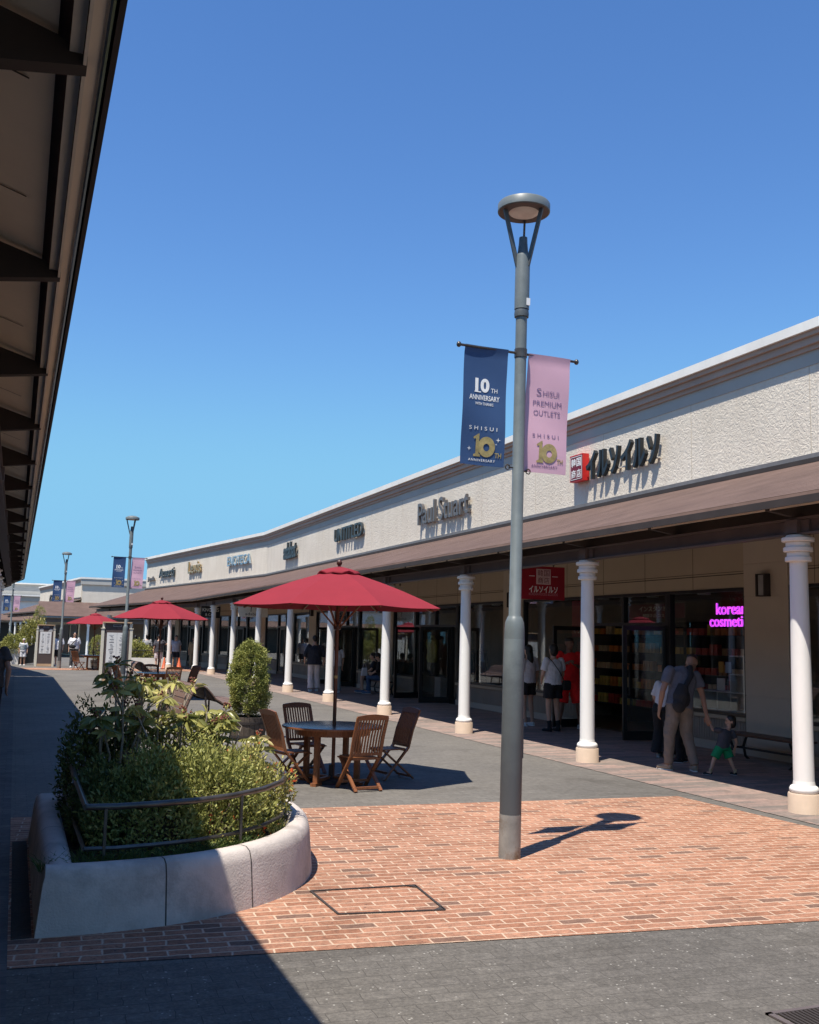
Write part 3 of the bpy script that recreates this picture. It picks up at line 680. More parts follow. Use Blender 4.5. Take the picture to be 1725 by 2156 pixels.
def make_banner(side,label,group):
    if side=='L':
        b=obj('banner',cloth(-.495,-.118,3.012,3.975,ph=.3,skew=-.012),M_navy,None,True); x0,x1=-.495,-.118
    else:
        b=obj('banner',cloth(.072,.455,3.0,3.975,ph=2.2,skew=-.03),M_pink,None,True); x0,x1=.072,.455
    ph=.3 if side=='L' else 2.2; sk=-.012 if side=='L' else -.03
    def fr(u,v,d):
        uu=(u-x0)/(x1-x0); vv=(v-3.0)/.975
        return (u+sk*(1-vv), .012*math.sin(uu*3.1+ph)*(1-.3*vv)+.006*math.sin(vv*9+uu*2+ph)-.0025-d, v)
    cx=(x0+x1)/2
    g=MB()
    if side=='L':
        text_into(g,'10',cx-.02,3.66,.125,.115,.001,fr,bold=.045); text_into(g,'TH',cx+.085,3.625,.055,.035,.001,fr)
        g.box(0,0,0,0,0,0) if False else None
        # slab serifs on the figure one
        for (a,b_,c,d_) in ((-.088,-.03,3.600,3.608),): g.add([fr(cx+a,c,.001),fr(cx+b_,c,.001),fr(cx+b_,d_,.001),fr(cx+a,d_,.001)],[(0,1,2,3)])
        text_into(g,'ANNIVERSARY',cx,3.558,.265,.042,.001,fr,bold=.008); text_into(g,'WITH THANKS',cx,3.508,.16,.023,.001,fr)
        obj('lettering',g,M_wht,b); ten_logo(b,cx-.01,3.165,.20,fr,M_wht,M_gold)
    else:
        text_into(g,'S',cx-.078,3.668,.040,.062,.001,fr,bold=-.012); text_into(g,'HISUI',cx+.028,3.66,.140,.043,.001,fr,bold=-.012)
        text_into(g,'PREMIUM',cx,3.575,.25,.043,.001,fr,bold=-.012); text_into(g,'OUTLETS',cx,3.495,.235,.043,.001,fr,bold=-.012)
        obj('lettering',g,M_plum,b); ten_logo(b,cx-.012,3.165,.195,fr,M_plum,M_gold,False)
    tag(b,label,'banner',group); return b
NB=make_banner('L','navy blue anniversary banner on the left arm of the nearest street lamp','navy anniversary banners on lamp posts')
PB=make_banner('R','pale pink outlet banner on the right arm of the nearest street lamp','pink anniversary banners on lamp posts')
lampspec=[((3.62,7.08),.014,'tall grey street lamp with round head standing on the red brick paving in front',0.0),
 ((3.19,32.66),.006,'grey street lamp just behind the nearer cream and brown notice board',.0),
 ((1.94,48.6),.006,'slim grey street lamp beside the farther notice board',.0),
 ((-.31,66.5),.002,'farthest grey street lamp at the left edge of the square',.0)]
for i,(p,lean,lab,r) in enumerate(lampspec):
    if i==0: L0=make_lamp(lab); L=L0
    else: L=dup(L0,(0,0,0),0,lab)
    L.location=(p[0],p[1],gz(p[1])); L.rotation_euler=(0,lean,r)
    if i==0: a,b=NB,PB
    else:
        nm=[None,'on the lamp behind the nearer notice board','on the slim lamp beside the farther notice board','on the farthest lamp at the left edge'][i]
        a=dup(NB,(0,0,0),0,'navy blue anniversary banner '+nm); b=dup(PB,(0,0,0),0,'pale pink outlet banner '+nm)
    for q in (a,b): q.location=L.location; q.rotation_euler=L.rotation_euler

# ================================================================ SHOP SIGNS
def wallsign(name,label,body,m,ext,y0,y1,z0,z1,X=10.49,bold=.01,shear=0,stand=.10,T=None,spacing=1.0,parts=True):
    """raised letters on the street face of the right hand wall, reading toward the camera (from +Y to -Y)"""
    yc=(y0+y1)/2
    t=thing(name,label,'shop sign',(X,yc,(z0+z1)/2))
    def fr(u,v,d): return (X-stand-d,yc-u,v)
    g=MB(); text_into(g,body,0,(z0+z1)/2,y1-y0,z1-z0,ext,fr,bold,shear,spacing,depth=ext); obj('letters',g,m,t,keep=True)
    r=MB(); 
    for z in (z0+.18*(z1-z0),): r.box(X-stand+.0,X-stand+.03,y0+.05,y1-.05,z-.012,z+.012)
    n=max(3,int((y1-y0)/.7))
    for k in range(n):
        y=y0+.1+(y1-y0-.2)*k/(n-1); r.box(X-stand+.02,X,y-.01,y+.01,z0+.18*(z1-z0)-.01,z0+.18*(z1-z0)+.01)
    obj('mounting_rail',r,M_rail,t,keep=True)
    return t
M_signblk=mat('sign_black',(0.018,0.020,0.022),.4,var=.15)
M_signgry=mat('sign_grey',(0.12,0.11,0.108),.4,var=.1)
M_signdk=mat('sign_dark',(0.035,0.042,0.045),.4,var=.15)
M_signsil=mat('sign_silver',(0.42,0.50,0.56),.25,metal=.7,var=.15)
M_signgld=mat('sign_gold',(0.42,0.30,0.15),.35,metal=.6,var=.15)
M_signred=mat('sign_red',(0.62,0.020,0.018),.45,var=.05)
M_maroon=mat('sign_maroon',(0.16,0.008,0.022),.5,var=.08)
wallsign('shop_sign','large black Korean shop katakana letters beside the red square box on the wall','イルソイルソ',M_signblk,.08,14.72,17.12,4.84,5.40,bold=.03,stand=.05)
t=thing('shop_sign','red square box sign with white kanji next to the black katakana letters','shop sign',(10.3,17.28,5.1))
obj('box',MB().box(10.32,10.47,17.17,17.66,4.86,5.40),M_signred,t,keep=True)
obj('face',MB().box(10.315,10.319,17.17,17.64,4.88,5.38),M_maroon,t,keep=True)
g=MB()
def fr(u,v,d): return (10.313-d,17.405-u,v)
for bd,u,v in (('韓',-.10,5.24),('国',.10,5.24),('商',-.10,5.01),('店',.10,5.01)): text_into(g,bd,u,v,.17,.17,.002,fr,bold=.012)
g.box(10.311,10.314,17.185,17.195,4.895,5.365); g.box(10.311,10.314,17.615,17.625,4.895,5.365); g.box(10.311,10.314,17.185,17.625,4.895,4.905); g.box(10.311,10.314,17.185,17.625,5.355,5.365)
obj('kanji',g,M_wht,t,keep=True)
wallsign('shop_sign','grey raised mixed case letters of a tailoring shop between lamp post and dark capital letters','Paul Stuart',M_signgry,.08,22.75,26.15,4.80,5.42,bold=.008,stand=.05)
wallsign('shop_sign','dark capital letters reading UNTITLED on the cream wall','UNTITLED',M_signdk,.08,31.1,34.2,4.96,5.42,bold=.01,stand=.05)
wallsign('shop_sign','dark narrow lower case letters with two tall ascenders on the cream wall','adabat',M_signdk,.09,39.5,41.5,4.80,5.50,bold=.02,stand=.05)
def bentsign(label,body,m,s0,s1,z0,z1,bold=.01,ext=.08):
    t=thing('shop_sign',label,'shop sign',tuple(T2@Vector((0,(s0+s1)/2,(z0+z1)/2))))
    def fr(u,v,d): p=T2@Vector((.05+d,(s0+s1)/2-u,v)); return tuple(p)
    g=MB(); text_into(g,body,0,(z0+z1)/2,s1-s0,z1-z0,ext,fr,bold,depth=ext); obj('letters',g,m,t,keep=True)
    r=MB(T2); r.box(.0,.10,s0+.1,s1-.1,z0+.1,z0+.13); obj('mounting_rail',r,M_rail,t,keep=True)
bentsign('silver capital letters of the wine shop sign past the bend in the wall','ENOTECA',M_signsil,1.9,5.1,4.98,5.46,.0)
bentsign('gold script letters on the wall beyond the silver capitals','Levis',M_signgld,9.4,11.6,4.9,5.55)
bentsign('small black and green letters near the far end of the long wall','Amerti',M_signdk,14.3,17.4,4.9,5.45)
bentsign('small faint dark letters at the very end of the long wall behind the banners','Jamila',M_signgry,18.4,19.9,4.75,5.05)
def b5sign(label,body,m,s0,s1,z0,z1):
    t=thing('shop_sign',label,'shop sign',tuple(T5@Vector((0,(s0+s1)/2,(z0+z1)/2))))
    def fr(u,v,d): return tuple(T5@Vector((.10+d,(s0+s1)/2-u,v)))
    g=MB(); text_into(g,body,0,(z0+z1)/2,s1-s0,z1-z0,.1,fr,.02,depth=.12); obj('letters',g,m,t,keep=True)
b5sign('small stacked dark letters on the second building beyond the arcade','Cafe',M_signdk,13,16,4.0,5.0)
# ---- hanging signs under the canopy
def hangsign(label,x0,x1,y,z0,z1,m,hooktop=3.2):
    t=thing('hanging_sign',label,'sign',((x0+x1)/2,y,z1))
    o=obj('board',MB().box(x0,x1,y-.02,y+.02,z0,z1),m,t,keep=True)
    for f in (.25,.75):
        x=x0+(x1-x0)*f
        obj('hanger',MB().tube([(x,y,z1),(x,y,hooktop)],.008,6).tube([(x+.02*math.cos(a),y,z1+.04+.02*math.sin(a)) for a in np.linspace(0,6.28,9)],.005,5),M_dark,t,keep=True)
    return t
hs_=hangsign('dark red hanging shop sign with white katakana and kanji emblem under the canopy',8.02,8.86,15.35,2.36,2.93,M_maroon2:=mat('sign_crimson',(0.30,0.006,0.016),.5,var=.06),3.35)
def fr(u,v,d): return (8.44+u,15.329-d,v)
g=MB(); text_into(g,'イルソイルソ',0,2.535,.56,.115,.002,fr,bold=.02)
g.box(8.16,8.27,15.325,15.329,2.755,2.765); g.box(8.61,8.72,15.325,15.329,2.755,2.765)
obj('katakana',g,M_wht,hs_,keep=True)
g=MB(); text_into(g,'KOREAN FOODS &GOODS',0,2.45,.56,.045,.002,fr); obj('small_lettering',g,mat('pink_print',(.55,.22,.25),.6),hs_,keep=True)
o=obj('emblem',MB().box(8.30,8.58,15.323,15.329,2.62,2.885),mat('emblem_pink',(.62,.46,.44),.6),hs_,keep=True)
g=MB()
def fr(u,v,d): return (8.44+u,15.322-d,v)
for bd,u,v in (('韓',-.062,2.815),('国',.062,2.815),('商',-.062,2.69),('店',.062,2.69)): text_into(g,bd,u,v,.105,.105,.001,fr)
obj('kanji',g,M_maroon,hs_,keep=True)
t=hangsign('black hanging cafe sign with white capitals behind two far columns',7.27,8.08,43.0,2.30,2.79,M_black,3.1)
def fr(u,v,d): return (7.675+u,42.979-d,v)
g=MB(); text_into(g,'KNOTTS',0,2.64,.70,.15,.002,fr,bold=.01); text_into(g,'& CAFE',0,2.44,.46,.11,.002,fr,bold=.01); obj('lettering',g,M_rail,t,keep=True)
t=hangsign('pale hanging sign with a black dog figure and lower case name',7.25,8.3,35.2,2.26,2.86,M_rail,3.2)
def fr(u,v,d): return (7.775+u,35.179-d,v)
g=MB(); text_into(g,'adabat',-.03,2.36,.5,.10,.002,fr)
g.add([fr(u,v,.002) for u,v in ((-.14,2.72),(-.10,2.74),(-.07,2.68),(.05,2.66),(.11,2.68),(.13,2.64),(.11,2.60),(.13,2.46),(.11,2.46),(.08,2.59),(-.03,2.60),(-.06,2.58),(-.07,2.44),(-.09,2.44),(-.09,2.62),(-.12,2.68),(-.16,2.70))],[tuple(range(17))])
obj('dog_emblem',g,M_black,t,keep=True)
hangsign('small blank grey hanging sign beside the big parasol',7.85,8.12,21.3,2.58,2.80,M_smooth,3.3)
# ---- wall lights
def wall_light(y,lab):
    t=thing('wall_light',lab,'wall light',(10.46,y,2.6),group='tall wall lights on the pilasters')
    t.location=(10.44,y,2.56)
    obj('bracket',MB().box(-.09,.035,-.10,-.075,-.17,.17).box(-.09,.035,.075,.10,-.17,.17).box(-.09,.03,-.075,.075,.155,.17).box(-.09,.03,-.075,.075,-.17,-.155),M_dark,t)
    obj('diffuser',MB().box(-.07,.02,-.06,.06,-.15,.15),mat('light_diffuser',(.30,.29,.28),.4),t)
    return t
W0=wall_light(12.13,'dark framed wall light on the pilaster to the right of the neon window')
for k,lab in ((1,'dark framed wall light on the pilaster behind the hanging red sign'),(2,'dark framed wall light on the pilaster behind the big parasol'),(3,'dark framed wall light by the pale hanging dog sign')):
    dup(W0,(10.44,12.13+8.28*k,2.56),0,lab)

# ================================================================ PARASOLS
def make_parasol(label):
    t=thing('parasol',label,'parasol',group='red parasols over round tables')
    R=1.25;mb=MB();nr=10;ns=8;pan=6
    pts=[]
    prof=[(.10,2.40),(.30,2.345),(.55,2.265),(.80,2.175),(1.02,2.085),(1.25,1.985)]
    def P(r,z,a,up=0): 
        return (r*math.cos(a),r*math.sin(a),z+up)
    rot=math.radians(4)
    rows=[]
    for j,(r,z) in enumerate(prof):
        row=[]
        for k in range(8*pan):
            a0=rot+(k//pan)*math.pi/4; f=(k%pan)/pan
            c0=Vector(P(r,z,a0)); c1=Vector(P(r,z,a0+math.pi/4)); p=c0.lerp(c1,f)
            s=math.sin(f*math.pi); p.z-=.014*s*(r/R); p.x*=(1-.010*s); p.y*=(1-.010*s)
            row.append(tuple(p))
        rows.append(row)
    vs=[p for r_ in rows for p in r_]; m_=8*pan; fs=[(j*m_+k,j*m_+(k+1)%m_,(j+1)*m_+(k+1)%m_,(j+1)*m_+k) for j in range(len(prof)-1) for k in range(m_)]
    mb.add(vs,fs)
    can=obj('canopy',mb,M_redcloth,t); md=can.modifiers.new('solid','SOLIDIFY'); md.thickness=.004
    # vent cap, slightly ruffled
    mb=MB();vs=[];fs=[]
    for j,(r,z) in enumerate([(.03,2.455),(.14,2.43),(.235,2.39),(.245,2.365)]):
        for k in range(32): a=2*math.pi*k/32; rr=r*(1+.05*math.sin(4*a+j)*(j>1)); vs.append((rr*math.cos(a),rr*math.sin(a),z+.010*math.sin(8*a)*(j>1)))
    fs=[(j*32+k,j*32+(k+1)%32,(j+1)*32+(k+1)%32,(j+1)*32+k) for j in range(3) for k in range(32)]
    mb.add(vs,fs); v=obj('vent',mb,M_redcloth,can,True); md=v.modifiers.new('solid','SOLIDIFY'); md.thickness=.004
    obj('finial',MB().lathe([(.0,2.44),(.022,2.445),(.018,2.47),(.03,2.485),(.033,2.505),(.026,2.525),(.008,2.54),(0,2.542)],18),M_teakd,t,True)
    obj('pole',MB().lathe([(.021,0.05),(.021,1.15),(.0205,2.44)],16),woodmat('pole_wood',(.09,.03,.014),(.17,.06,.028),(6,6,1)),t,True)
    obj('brass_joint',MB().lathe([(.023,1.17),(.0235,1.172),(.0235,1.20),(.023,1.202)],16),M_gold,t,True)
    obj('hub',MB().lathe([(.022,1.72),(.042,1.73),(.046,1.76),(.04,1.80),(.022,1.81)],16),M_teakd,t,True)
    for k in range(8):
        a=rot+k*math.pi/4; c,s=math.cos(a),math.sin(a)
        rb_=obj('rib',MB().bar((.03*c,.03*s,2.395),(1.235*c,1.235*s,1.972),.014,.020),M_teak,t)
        obj('strut',MB().bar((.045*c,.045*s,1.77),(.50*c,.50*s,2.245),.012,.016),M_teak,rb_)
    return t
def make_table(label,grp='round wooden cafe tables'):
    t=thing('round_table',label,'table',group=grp)
    tp=obj('tabletop',MB().lathe([(.0,.615),(.545,.615),(.565,.622),(.57,.632),(.565,.64),(.545,.644),(.0,.644)],48),M_tabletop,t,True)
    obj('rim',MB().lathe([(.572,.618),(.576,.63),(.572,.641),(.56,.6405),(.56,.6185)],48),M_teak,tp,True)
    obj('apron',MB().lathe([(.40,.54),(.42,.54),(.42,.614),(.40,.614)],32),M_teak,t)
    for a in (35,125,215,305):
        c,s=math.cos(math.radians(a)),math.sin(math.radians(a))
        obj('leg',MB().bar((.33*c,.33*s,.03),(.33*c,.33*s,.60),.055,.055,up=(c,s,0)).bar((.40*c,.40*s,.018),(.26*c,.26*s,.018),.07,.036),M_teak,t)
    obj('cross_rail',MB().bar((.33*.819,.33*.574,.06),(-.33*.819,-.33*.574,.06),.04,.04).bar((.33*.574,-.33*.819,.061),(-.33*.574,.33*.819,.061),.04,.038),M_teak,t)
    obj('parasol_foot',MB().lathe([(0,.0),(.20,.0),(.20,.04),(.06,.055),(.028,.09),(.028,.2),(0,.2)],20),M_dark,t,True)
    return t
def make_chair(label,m=M_teak):
    t=thing('folding_chair',label,'chair',group='slatted folding chairs around the cafe tables',scale=.88)
    hw=.20
    for s in (-1,1):
        obj('back_post',MB().tube([(0,0,0)],.01) if False else MB().bar((s*hw,.19,.012),(s*hw,-.17,.42),.022,.044,up=(1,0,0)).bar((s*hw,-.17,.415),(s*hw,-.235,.66),.0215,.043,up=(1,0,0)).bar((s*hw,-.235,.655),(s*hw,-.335,.90),.021,.042,up=(1,0,0)),m,t)
        obj('cross_leg',MB().bar((s*(hw-.028),.19,.385),(s*(hw-.028),-.27,.012),.02,.04,up=(1,0,0)),m,t)
    def by(z): return -.17-(z-.42)*.27 if z<.66 else -.235-(z-.66)*.41
    pr=[]
    n=9
    for i in range(n+1):
        u=i/n; x=-hw-.012+(2*hw+.024)*u; pr.append((x,.915+.022*math.sin(u*math.pi)))
    mb=MB(); y=by(.90)
    poly=[(-hw-.012,.865)]+[(hw+.012,.865)]+[(x,z) for x,z in reversed(pr)]
    sh=MB(Matrix(((1,0,0,0),(0,1,-.41,y-.0+.41*.90),(0,0,1,0),(0,0,0,1)))); sh.prism(poly,-.014,.014,'y')
    obj('top_rail',sh,m,t)
    obj('lower_rail',MB().box(-hw+.01,hw-.01,by(.44)-.014,by(.44)+.014,.425,.46),m,t)
    for i in range(9):
        x=-hw+.045+(2*hw-.09)*i/8
        obj('slat',MB().bar((x,by(.45),.45),(x,by(.66),.66),.019,.012,up=(0,1,0)).bar((x,by(.66),.655),(x,by(.875),.875),.019,.012,up=(0,1,0)),m,t)
    se=MB(); 
    for i in range(8): x=-hw+.045+(2*hw-.09)*i/7; se.box(x-.021,x+.021,-.17,.20,.388,.404)
    se.box(-hw+.0,hw-.0,.17,.215,.372,.3875); se.box(-hw,hw,-.17,-.13,.372,.3875)
    obj('seat',se,m,t)
    obj('stretcher',MB().box(-hw+.03,hw-.03,-.235,-.20,.03,.06),m,t); obj('stretcher',MB().box(-hw+.012,hw-.012,.10,.13,.075,.105),m,t)
    return t
U0=make_parasol('large red parasol over the nearest table and chairs'); U0.location=(3.47,11.2,0)
U1=dup(U0,(3.40,26.0,0),.2,'red parasol in the middle distance above the brown bench'); U2=dup(U0,(3.22,46.0,gz(46)),.1,'small far red parasol behind the nearer notice board')
TB0=make_table('round dark topped wooden table under the nearest red parasol'); TB0.location=(3.45,11.2,0); TB0.rotation_euler=(0,0,.15)
dup(TB0,(3.40,26.0,0),.4,'round wooden table under the middle red parasol'); dup(TB0,(3.22,46.0,gz(46)),.1,'round wooden table under the far red parasol beside the notice board')
R=math.radians
C0=make_chair('brown folding chair with its slatted back turned to the camera, in front of the table')
C0.location=(3.60,10.66,0); C0.rotation_euler=(0,0,R(9))
CH=[((2.98,11.28),R(-76),'folding chair left of the nearest table, seen from its side'),
 ((3.38,12.02),R(180+12),'dark folding chair behind the nearest table facing the camera'),
 ((4.22,11.38),R(100),'dark folding chair right of the nearest table, tilted back beside the parasol shadow'),
 ((3.62,25.35),R(8),'folding chair with its back to the camera at the middle table'),
 ((3.30,26.7),R(175),'folding chair on the far side of the middle table'),
 ((4.15,26.3),R(112),'folding chair with leaning back to the right of the middle table'),
 ((2.62,26.1),R(-70),'folding chair to the left of the middle table near the lamp'),
 ((2.62,45.6),R(-50),'light brown folding chair left of the far table by the farther notice board'),
 ((3.75,46.2),R(110),'folding chair right of the far table partly behind the nearer notice board')]
for p,a,l in CH: dup(C0,(p[0],p[1],gz(p[1])),a,l)
# ================================================================ BROWN SLAT BENCHES
def make_lounger(label):
    t=thing('slat_bench',label,'bench',group='brown slatted wave benches')
    prof=[(-.38,.02),(-.33,.22),(-.26,.42),(-.17,.60),(-.08,.68),(.02,.66),(.12,.56),(.22,.44),(.36,.36),(.55,.33),(.78,.34),(.95,.33)]
    i=0; W=2.2
    def lerp(s):
        d=0
        for a,b in zip(prof,prof[1:]):
            l=math.hypot(b[0]-a[0],b[1]-a[1])
            if d+l>=s: f=(s-d)/l; return (a[0]+(b[0]-a[0])*f,a[1]+(b[1]-a[1])*f,math.atan2(b[1]-a[1],b[0]-a[0]))
            d+=l
        return None
    s=.06
    while True:
        q=lerp(s)
        if q is None: break
        c,sn=math.cos(q[2]),math.sin(q[2])
        T=Matrix(((c,0,-sn,q[0]),(0,1,0,0),(sn,0,c,q[1]),(0,0,0,1)))
        obj('slat',MB(T).box(-.047,.047,-W/2,W/2,0,.022),M_brownpl,t); s+=.105
    for y in (-W/2+.06,W/2-.06):
        obj('side_frame',MB().tube([(a,y,b-.015) for a,b in prof],.018,6),M_dark,t)
        obj('leg',MB().bar((.60,y,.0),(.60,y,.32),.03,.03).bar((.1,y,.0),(.02,y,.62),.03,.03),M_dark,t)
    return t
BN=make_lounger('brown slatted wave shaped bench standing behind the planter shrubs'); BN.location=(3.25,19.9,0); BN.rotation_euler=(0,0,R(3))
dup(BN,(3.75,34.5,0),R(4),'farther brown slatted bench beside the nearer notice board')
# ================================================================ BARREL PLANTER
def make_barrel(label):
    t=thing('barrel_planter',label,'planter',group='wooden half barrel planters')
    n=22;mb=MB()
    for k in range(n):
        a0=2*math.pi*(k+.03)/n;a1=2*math.pi*(k+.97)/n
        vs=[]
        for z,r in ((.0,.262),(.18,.288),(.36,.306)):
            for rr in (r,r-.028):
                for a in (a0,a1): vs.append((rr*math.cos(a),rr*math.sin(a),z))
        f=[]
        for j in (0,1):
            o=j*4; f+=[(o,o+1,o+5,o+4),(o+2,o+6,o+7,o+3),(o,o+4,o+6,o+2),(o+1,o+3,o+7,o+5)]
        f+=[(0,2,3,1),(8,9,11,10)]; mb.add(vs,f)
    b=obj('barrel',mb,M_barrel,t)
    for z,r in ((.055,.272),(.27,.302)): obj('hoop',MB().lathe([(r-.004,z-.018),(r+.003,z-.018),(r+.006,z+.018),(r-.004,z+.018)],40),M_dark,t,True)
    obj('soil',MB().lathe([(0,.325),(.27,.325),(.27,.30),(0,.30)],24),M_soil,t)
    return t
BA=make_barrel('weathered wooden half barrel planter holding the conical conifer'); BA.location=(3.53,16.0,0)
dup(BA,(3.72,50.5,gz(50)),.4,'far wooden barrel planter behind the far red parasol table')
# ================================================================ NOTICE BOARDS
M_cream=mat('cream_post',(.66,.61,.50),.6,var=.05); M_brd=mat('brown_board',(.085,.060,.055),.6,var=.1)
M_paper=mat('poster_paper',(.74,.73,.71),.5,var=.02); M_ink=mat('poster_ink',(.22,.22,.23),.6); M_orange=mat('tan_cap',(.55,.36,.22),.6)
def notice(label,loc,w,h,rz,variant):
    t=thing('notice_board',label,'notice board',loc,rz)
    for s in (-1,1):
        obj('post',MB().box(s*w/2-.045,s*w/2+.045,-.05,.05,0,h-.22).box(s*w/2-.065,s*w/2+.065,-.065,.065,h-.24,h-.215).box(s*w/2-.035-.02*s,s*w/2+.035-.02*s,-.04,.04,h-.215,h-.05),M_cream,t)
    obj('panel',MB().box(-w/2+.05,w/2-.05,-.03,.03,.13,h-.05),M_brd,t)
    obj('base_board',MB().box(-w/2+.05,w/2-.05,-.035,.035,.01,.129),M_orange,t)
    obj('cap',MB().box(-w/2-.01,w/2+.01,-.09,.09,h-.05,h-.015),M_orange,t)
    z1=h-.36; z0=.62 if variant==1 else .58
    pw=w/2-.13
    po=obj('poster',MB().box(-pw,pw,-.040,-.031,z0,z1),M_paper,t)
    r=random.Random(variant); g=MB()
    for c in (-1,1):
        z=z1-.08
        while z>z0+.05:
            ln=r.uniform(.10,.30)*pw*1.6; hgt=r.choice([.008,.012,.02,.03]); x=c*pw/2+r.uniform(-.02,.02)
            g.box(x-ln/2,x+ln/2,-.0425,-.0405,z-hgt,z); z-=hgt+r.uniform(.015,.05)
    g.box(-.002,.002,-.0425,-.0405,z0,z1) 
    obj('print',g,M_ink,po)
    g=MB().box(-.13,.13,-.036,-.031,h-.17,h-.10); pl=obj('name_plate',g,mat('plate_grey',(.32,.32,.33),.5),t)
    obj('plate_print',MB().box(-.115,.115,-.0385,-.0365,h-.15,h-.118),M_black,pl)
    if variant==2:
        bx=obj('leaflet_box',MB().box(-.10,.36,-.10,-.031,.40,.46).box(-.09,.35,-.08,-.031,.14,.399),mat('leaflet_white',(.80,.80,.78),.5),t)
        obj('leaflets',MB().box(-.07,.12,-.085,-.0805,.16,.38).box(.14,.33,-.085,-.0805,.16,.38),mat('leaflet_blue',(.35,.42,.46),.5),bx)
    else:
        g=MB()
        for k in range(6): x=-.22 if k%2==0 else .20; g.box(x-.12+.02*k,x+.10,-.034,-.031,h-.34+.045*(k//2),h-.315+.045*(k//2))
        obj('heading_strips',g,M_paper,t)
    return t
notice('nearer brown and cream notice board with pale floor map and leaflet box',(3.05,33.73,0),.88,1.96,0,2)
notice('farther brown and cream notice board with white two column shop list',(1.38,52.0,gz(52)),.78,2.02,0,1)
# ---- traffic cones
def cone(label,loc):
    t=thing('traffic_cone',label,'traffic cone',loc,group='orange traffic cones')
    obj('cone',MB().lathe([(.13,.03),(.12,.04),(.02,.55),(0,.56)],20),mat('cone_orange',(.62,.13,.05),.5),t,True)
    obj('foot',MB().box(-.18,.18,-.18,.18,0,.03),mat('cone_base',(.35,.08,.04),.6),t); return t
cone('orange traffic cone left of the man in white shirt far down the arcade',(6.75,49.6,gz(49.6)))
cone('orange traffic cone by the base of a far white column',(7.15,47.6,gz(47.6)))
# ---- benches along the wall
def bench(label,loc,L=1.5):
    t=thing('bench',label,'bench',loc,R(90),group='dark benches along the shopfronts')
    se=obj('seat',MB().box(-L/2,L/2,-.19,-.10,.36,.39).box(-L/2,L/2,-.085,.01,.361,.391).box(-L/2,L/2,.025,.12,.36,.39).box(-L/2,L/2,.135,.19,.361,.391),M_teakd,t)
    for x in (-L/2+.12,L/2-.12): obj('leg',MB().tube([(x,-.19,.0),(x,-.13,.05),(x,-.10,.2),(x,-.17,.355)],.02,8).tube([(x,.19,.0),(x,.13,.05),(x,.10,.2),(x,.17,.355)],.02,8).bar((x,-.12,.18),(x,.12,.18),.02,.03),M_black,t)
    obj('under_rail',MB().bar((-L/2+.12,0,.18),(L/2-.12,0,.18),.02,.03),M_black,t)
    return t
bench('dark bench under the neon window beside the small boy',(9.98,11.6,0),1.5)
bench('dark bench where two people sit beyond the big parasol',(10.05,28.1,0),1.7)
bench('dark bench deep in the arcade beside the seated far person',(9.0,42.2,0),1.3)
# ================================================================ SHOP CONTENTS (korean goods shop)
sh=thing('shelf_unit','long dark shelf unit filled with snacks inside the shop with the neon window','shelf',(12.4,16.3,0))
for z in (.35,.72,1.09,1.46,1.83): obj('shelf',MB().box(12.15,12.75,12.7,20.2,z-.02,z),M_dark,sh,keep=True)
for y in (12.7,14.55,16.4,18.25,20.15): obj('upright',MB().box(12.14,12.76,y,y+.03,.02,2.05),M_dark,sh,keep=True)
obj('back_panel',MB().box(12.76,12.80,12.7,20.2,.02,2.1),M_dark,sh,keep=True)
cols={'orange':(.75,.24,.05),'red':(.55,.05,.03),'yellow':(.75,.48,.10),'brown':(.40,.2,.08),'cream':(.65,.5,.3)}
lv=['bottom','second','middle','fourth','top']
M_pk={k:mat('pack_'+k,c,.4,var=.25,vs=12) for k,c in cols.items()}
pm={}
for k in cols:
    for sz in (0,1):
        mb=MB(); w_,h_=((.10,.20) if sz==0 else (.16,.13))
        mb.prism([(-w_/2,0),(w_/2,0),(w_/2*.94,h_*.5),(w_/2,h_),(-w_/2,h_),(-w_/2*.94,h_*.5)],-.05,.05,'x'); pm[k,sz]=mb.mesh('snack_pack',M_pk[k])
r=random.Random(5)
for li,z in enumerate((.35,.72,1.09,1.46,1.83)):
    y=12.9; 
    while y<20:
        c=r.choice(['orange','orange','red','yellow','brown','cream']); sz=r.choice([0,1]); nrun=r.randint(1,3)
        for q in range(nrun):
            o=put('snack_pack',pm[c,sz],None,(12.24,y,z)); y+=(.125 if sz==0 else .185)
            tag(o,f'{c} {"tall" if sz==0 else "flat"} snack pack on the {lv[li]} shelf, {["near end","second bay","third bay","far end"][min(3,int((y-12.9)/1.85))]} of the shop',"snack pack",'snack packs on the shop shelves')
        y+=r.uniform(.02,.12)
cb=thing('display_cabinet','white cube display cabinet behind the window below the pink neon lettering','cabinet',(10.95,13.3,.6))
Mw=mat('cabinet_white',(.55,.53,.50),.5)
for z in (.60,.89,1.18,1.47): obj('board',MB().box(10.75,11.15,12.68,14.3 if z<1.0 else 13.35,z,z+.018),Mw,cb,keep=True)
for y in (12.68,13.01,13.34,13.67,14.0,14.28): obj('divider',MB().box(10.76,11.14,y,y+.018,.618,.889 if y>13.4 else 1.18),Mw,cb,keep=True)
for y in (12.68,13.01): obj('divider',MB().box(10.76,11.14,y,y+.018,1.199,1.469),Mw,cb,keep=True)
obj('back_board',MB().box(11.141,11.15,12.7,14.28,.62,.888),Mw,cb,keep=True)
def goods(lab,x,y,z,w_,h_,d_,c): 
    t=obj('boxed_goods',MB().box(-d_/2,d_/2,-w_/2,w_/2,0,h_),mat('goods_'+lab.split()[0],c,.4,var=.1)); t.location=(x,y,z)
    t.modifiers.new('bevel','BEVEL').width=.006; tag(t,lab,'box','boxed goods in the shop window')
goods('red cosmetics box in the upper cube of the white cabinet',10.9,12.87,1.20,.12,.20,.08,(.45,.01,.02))
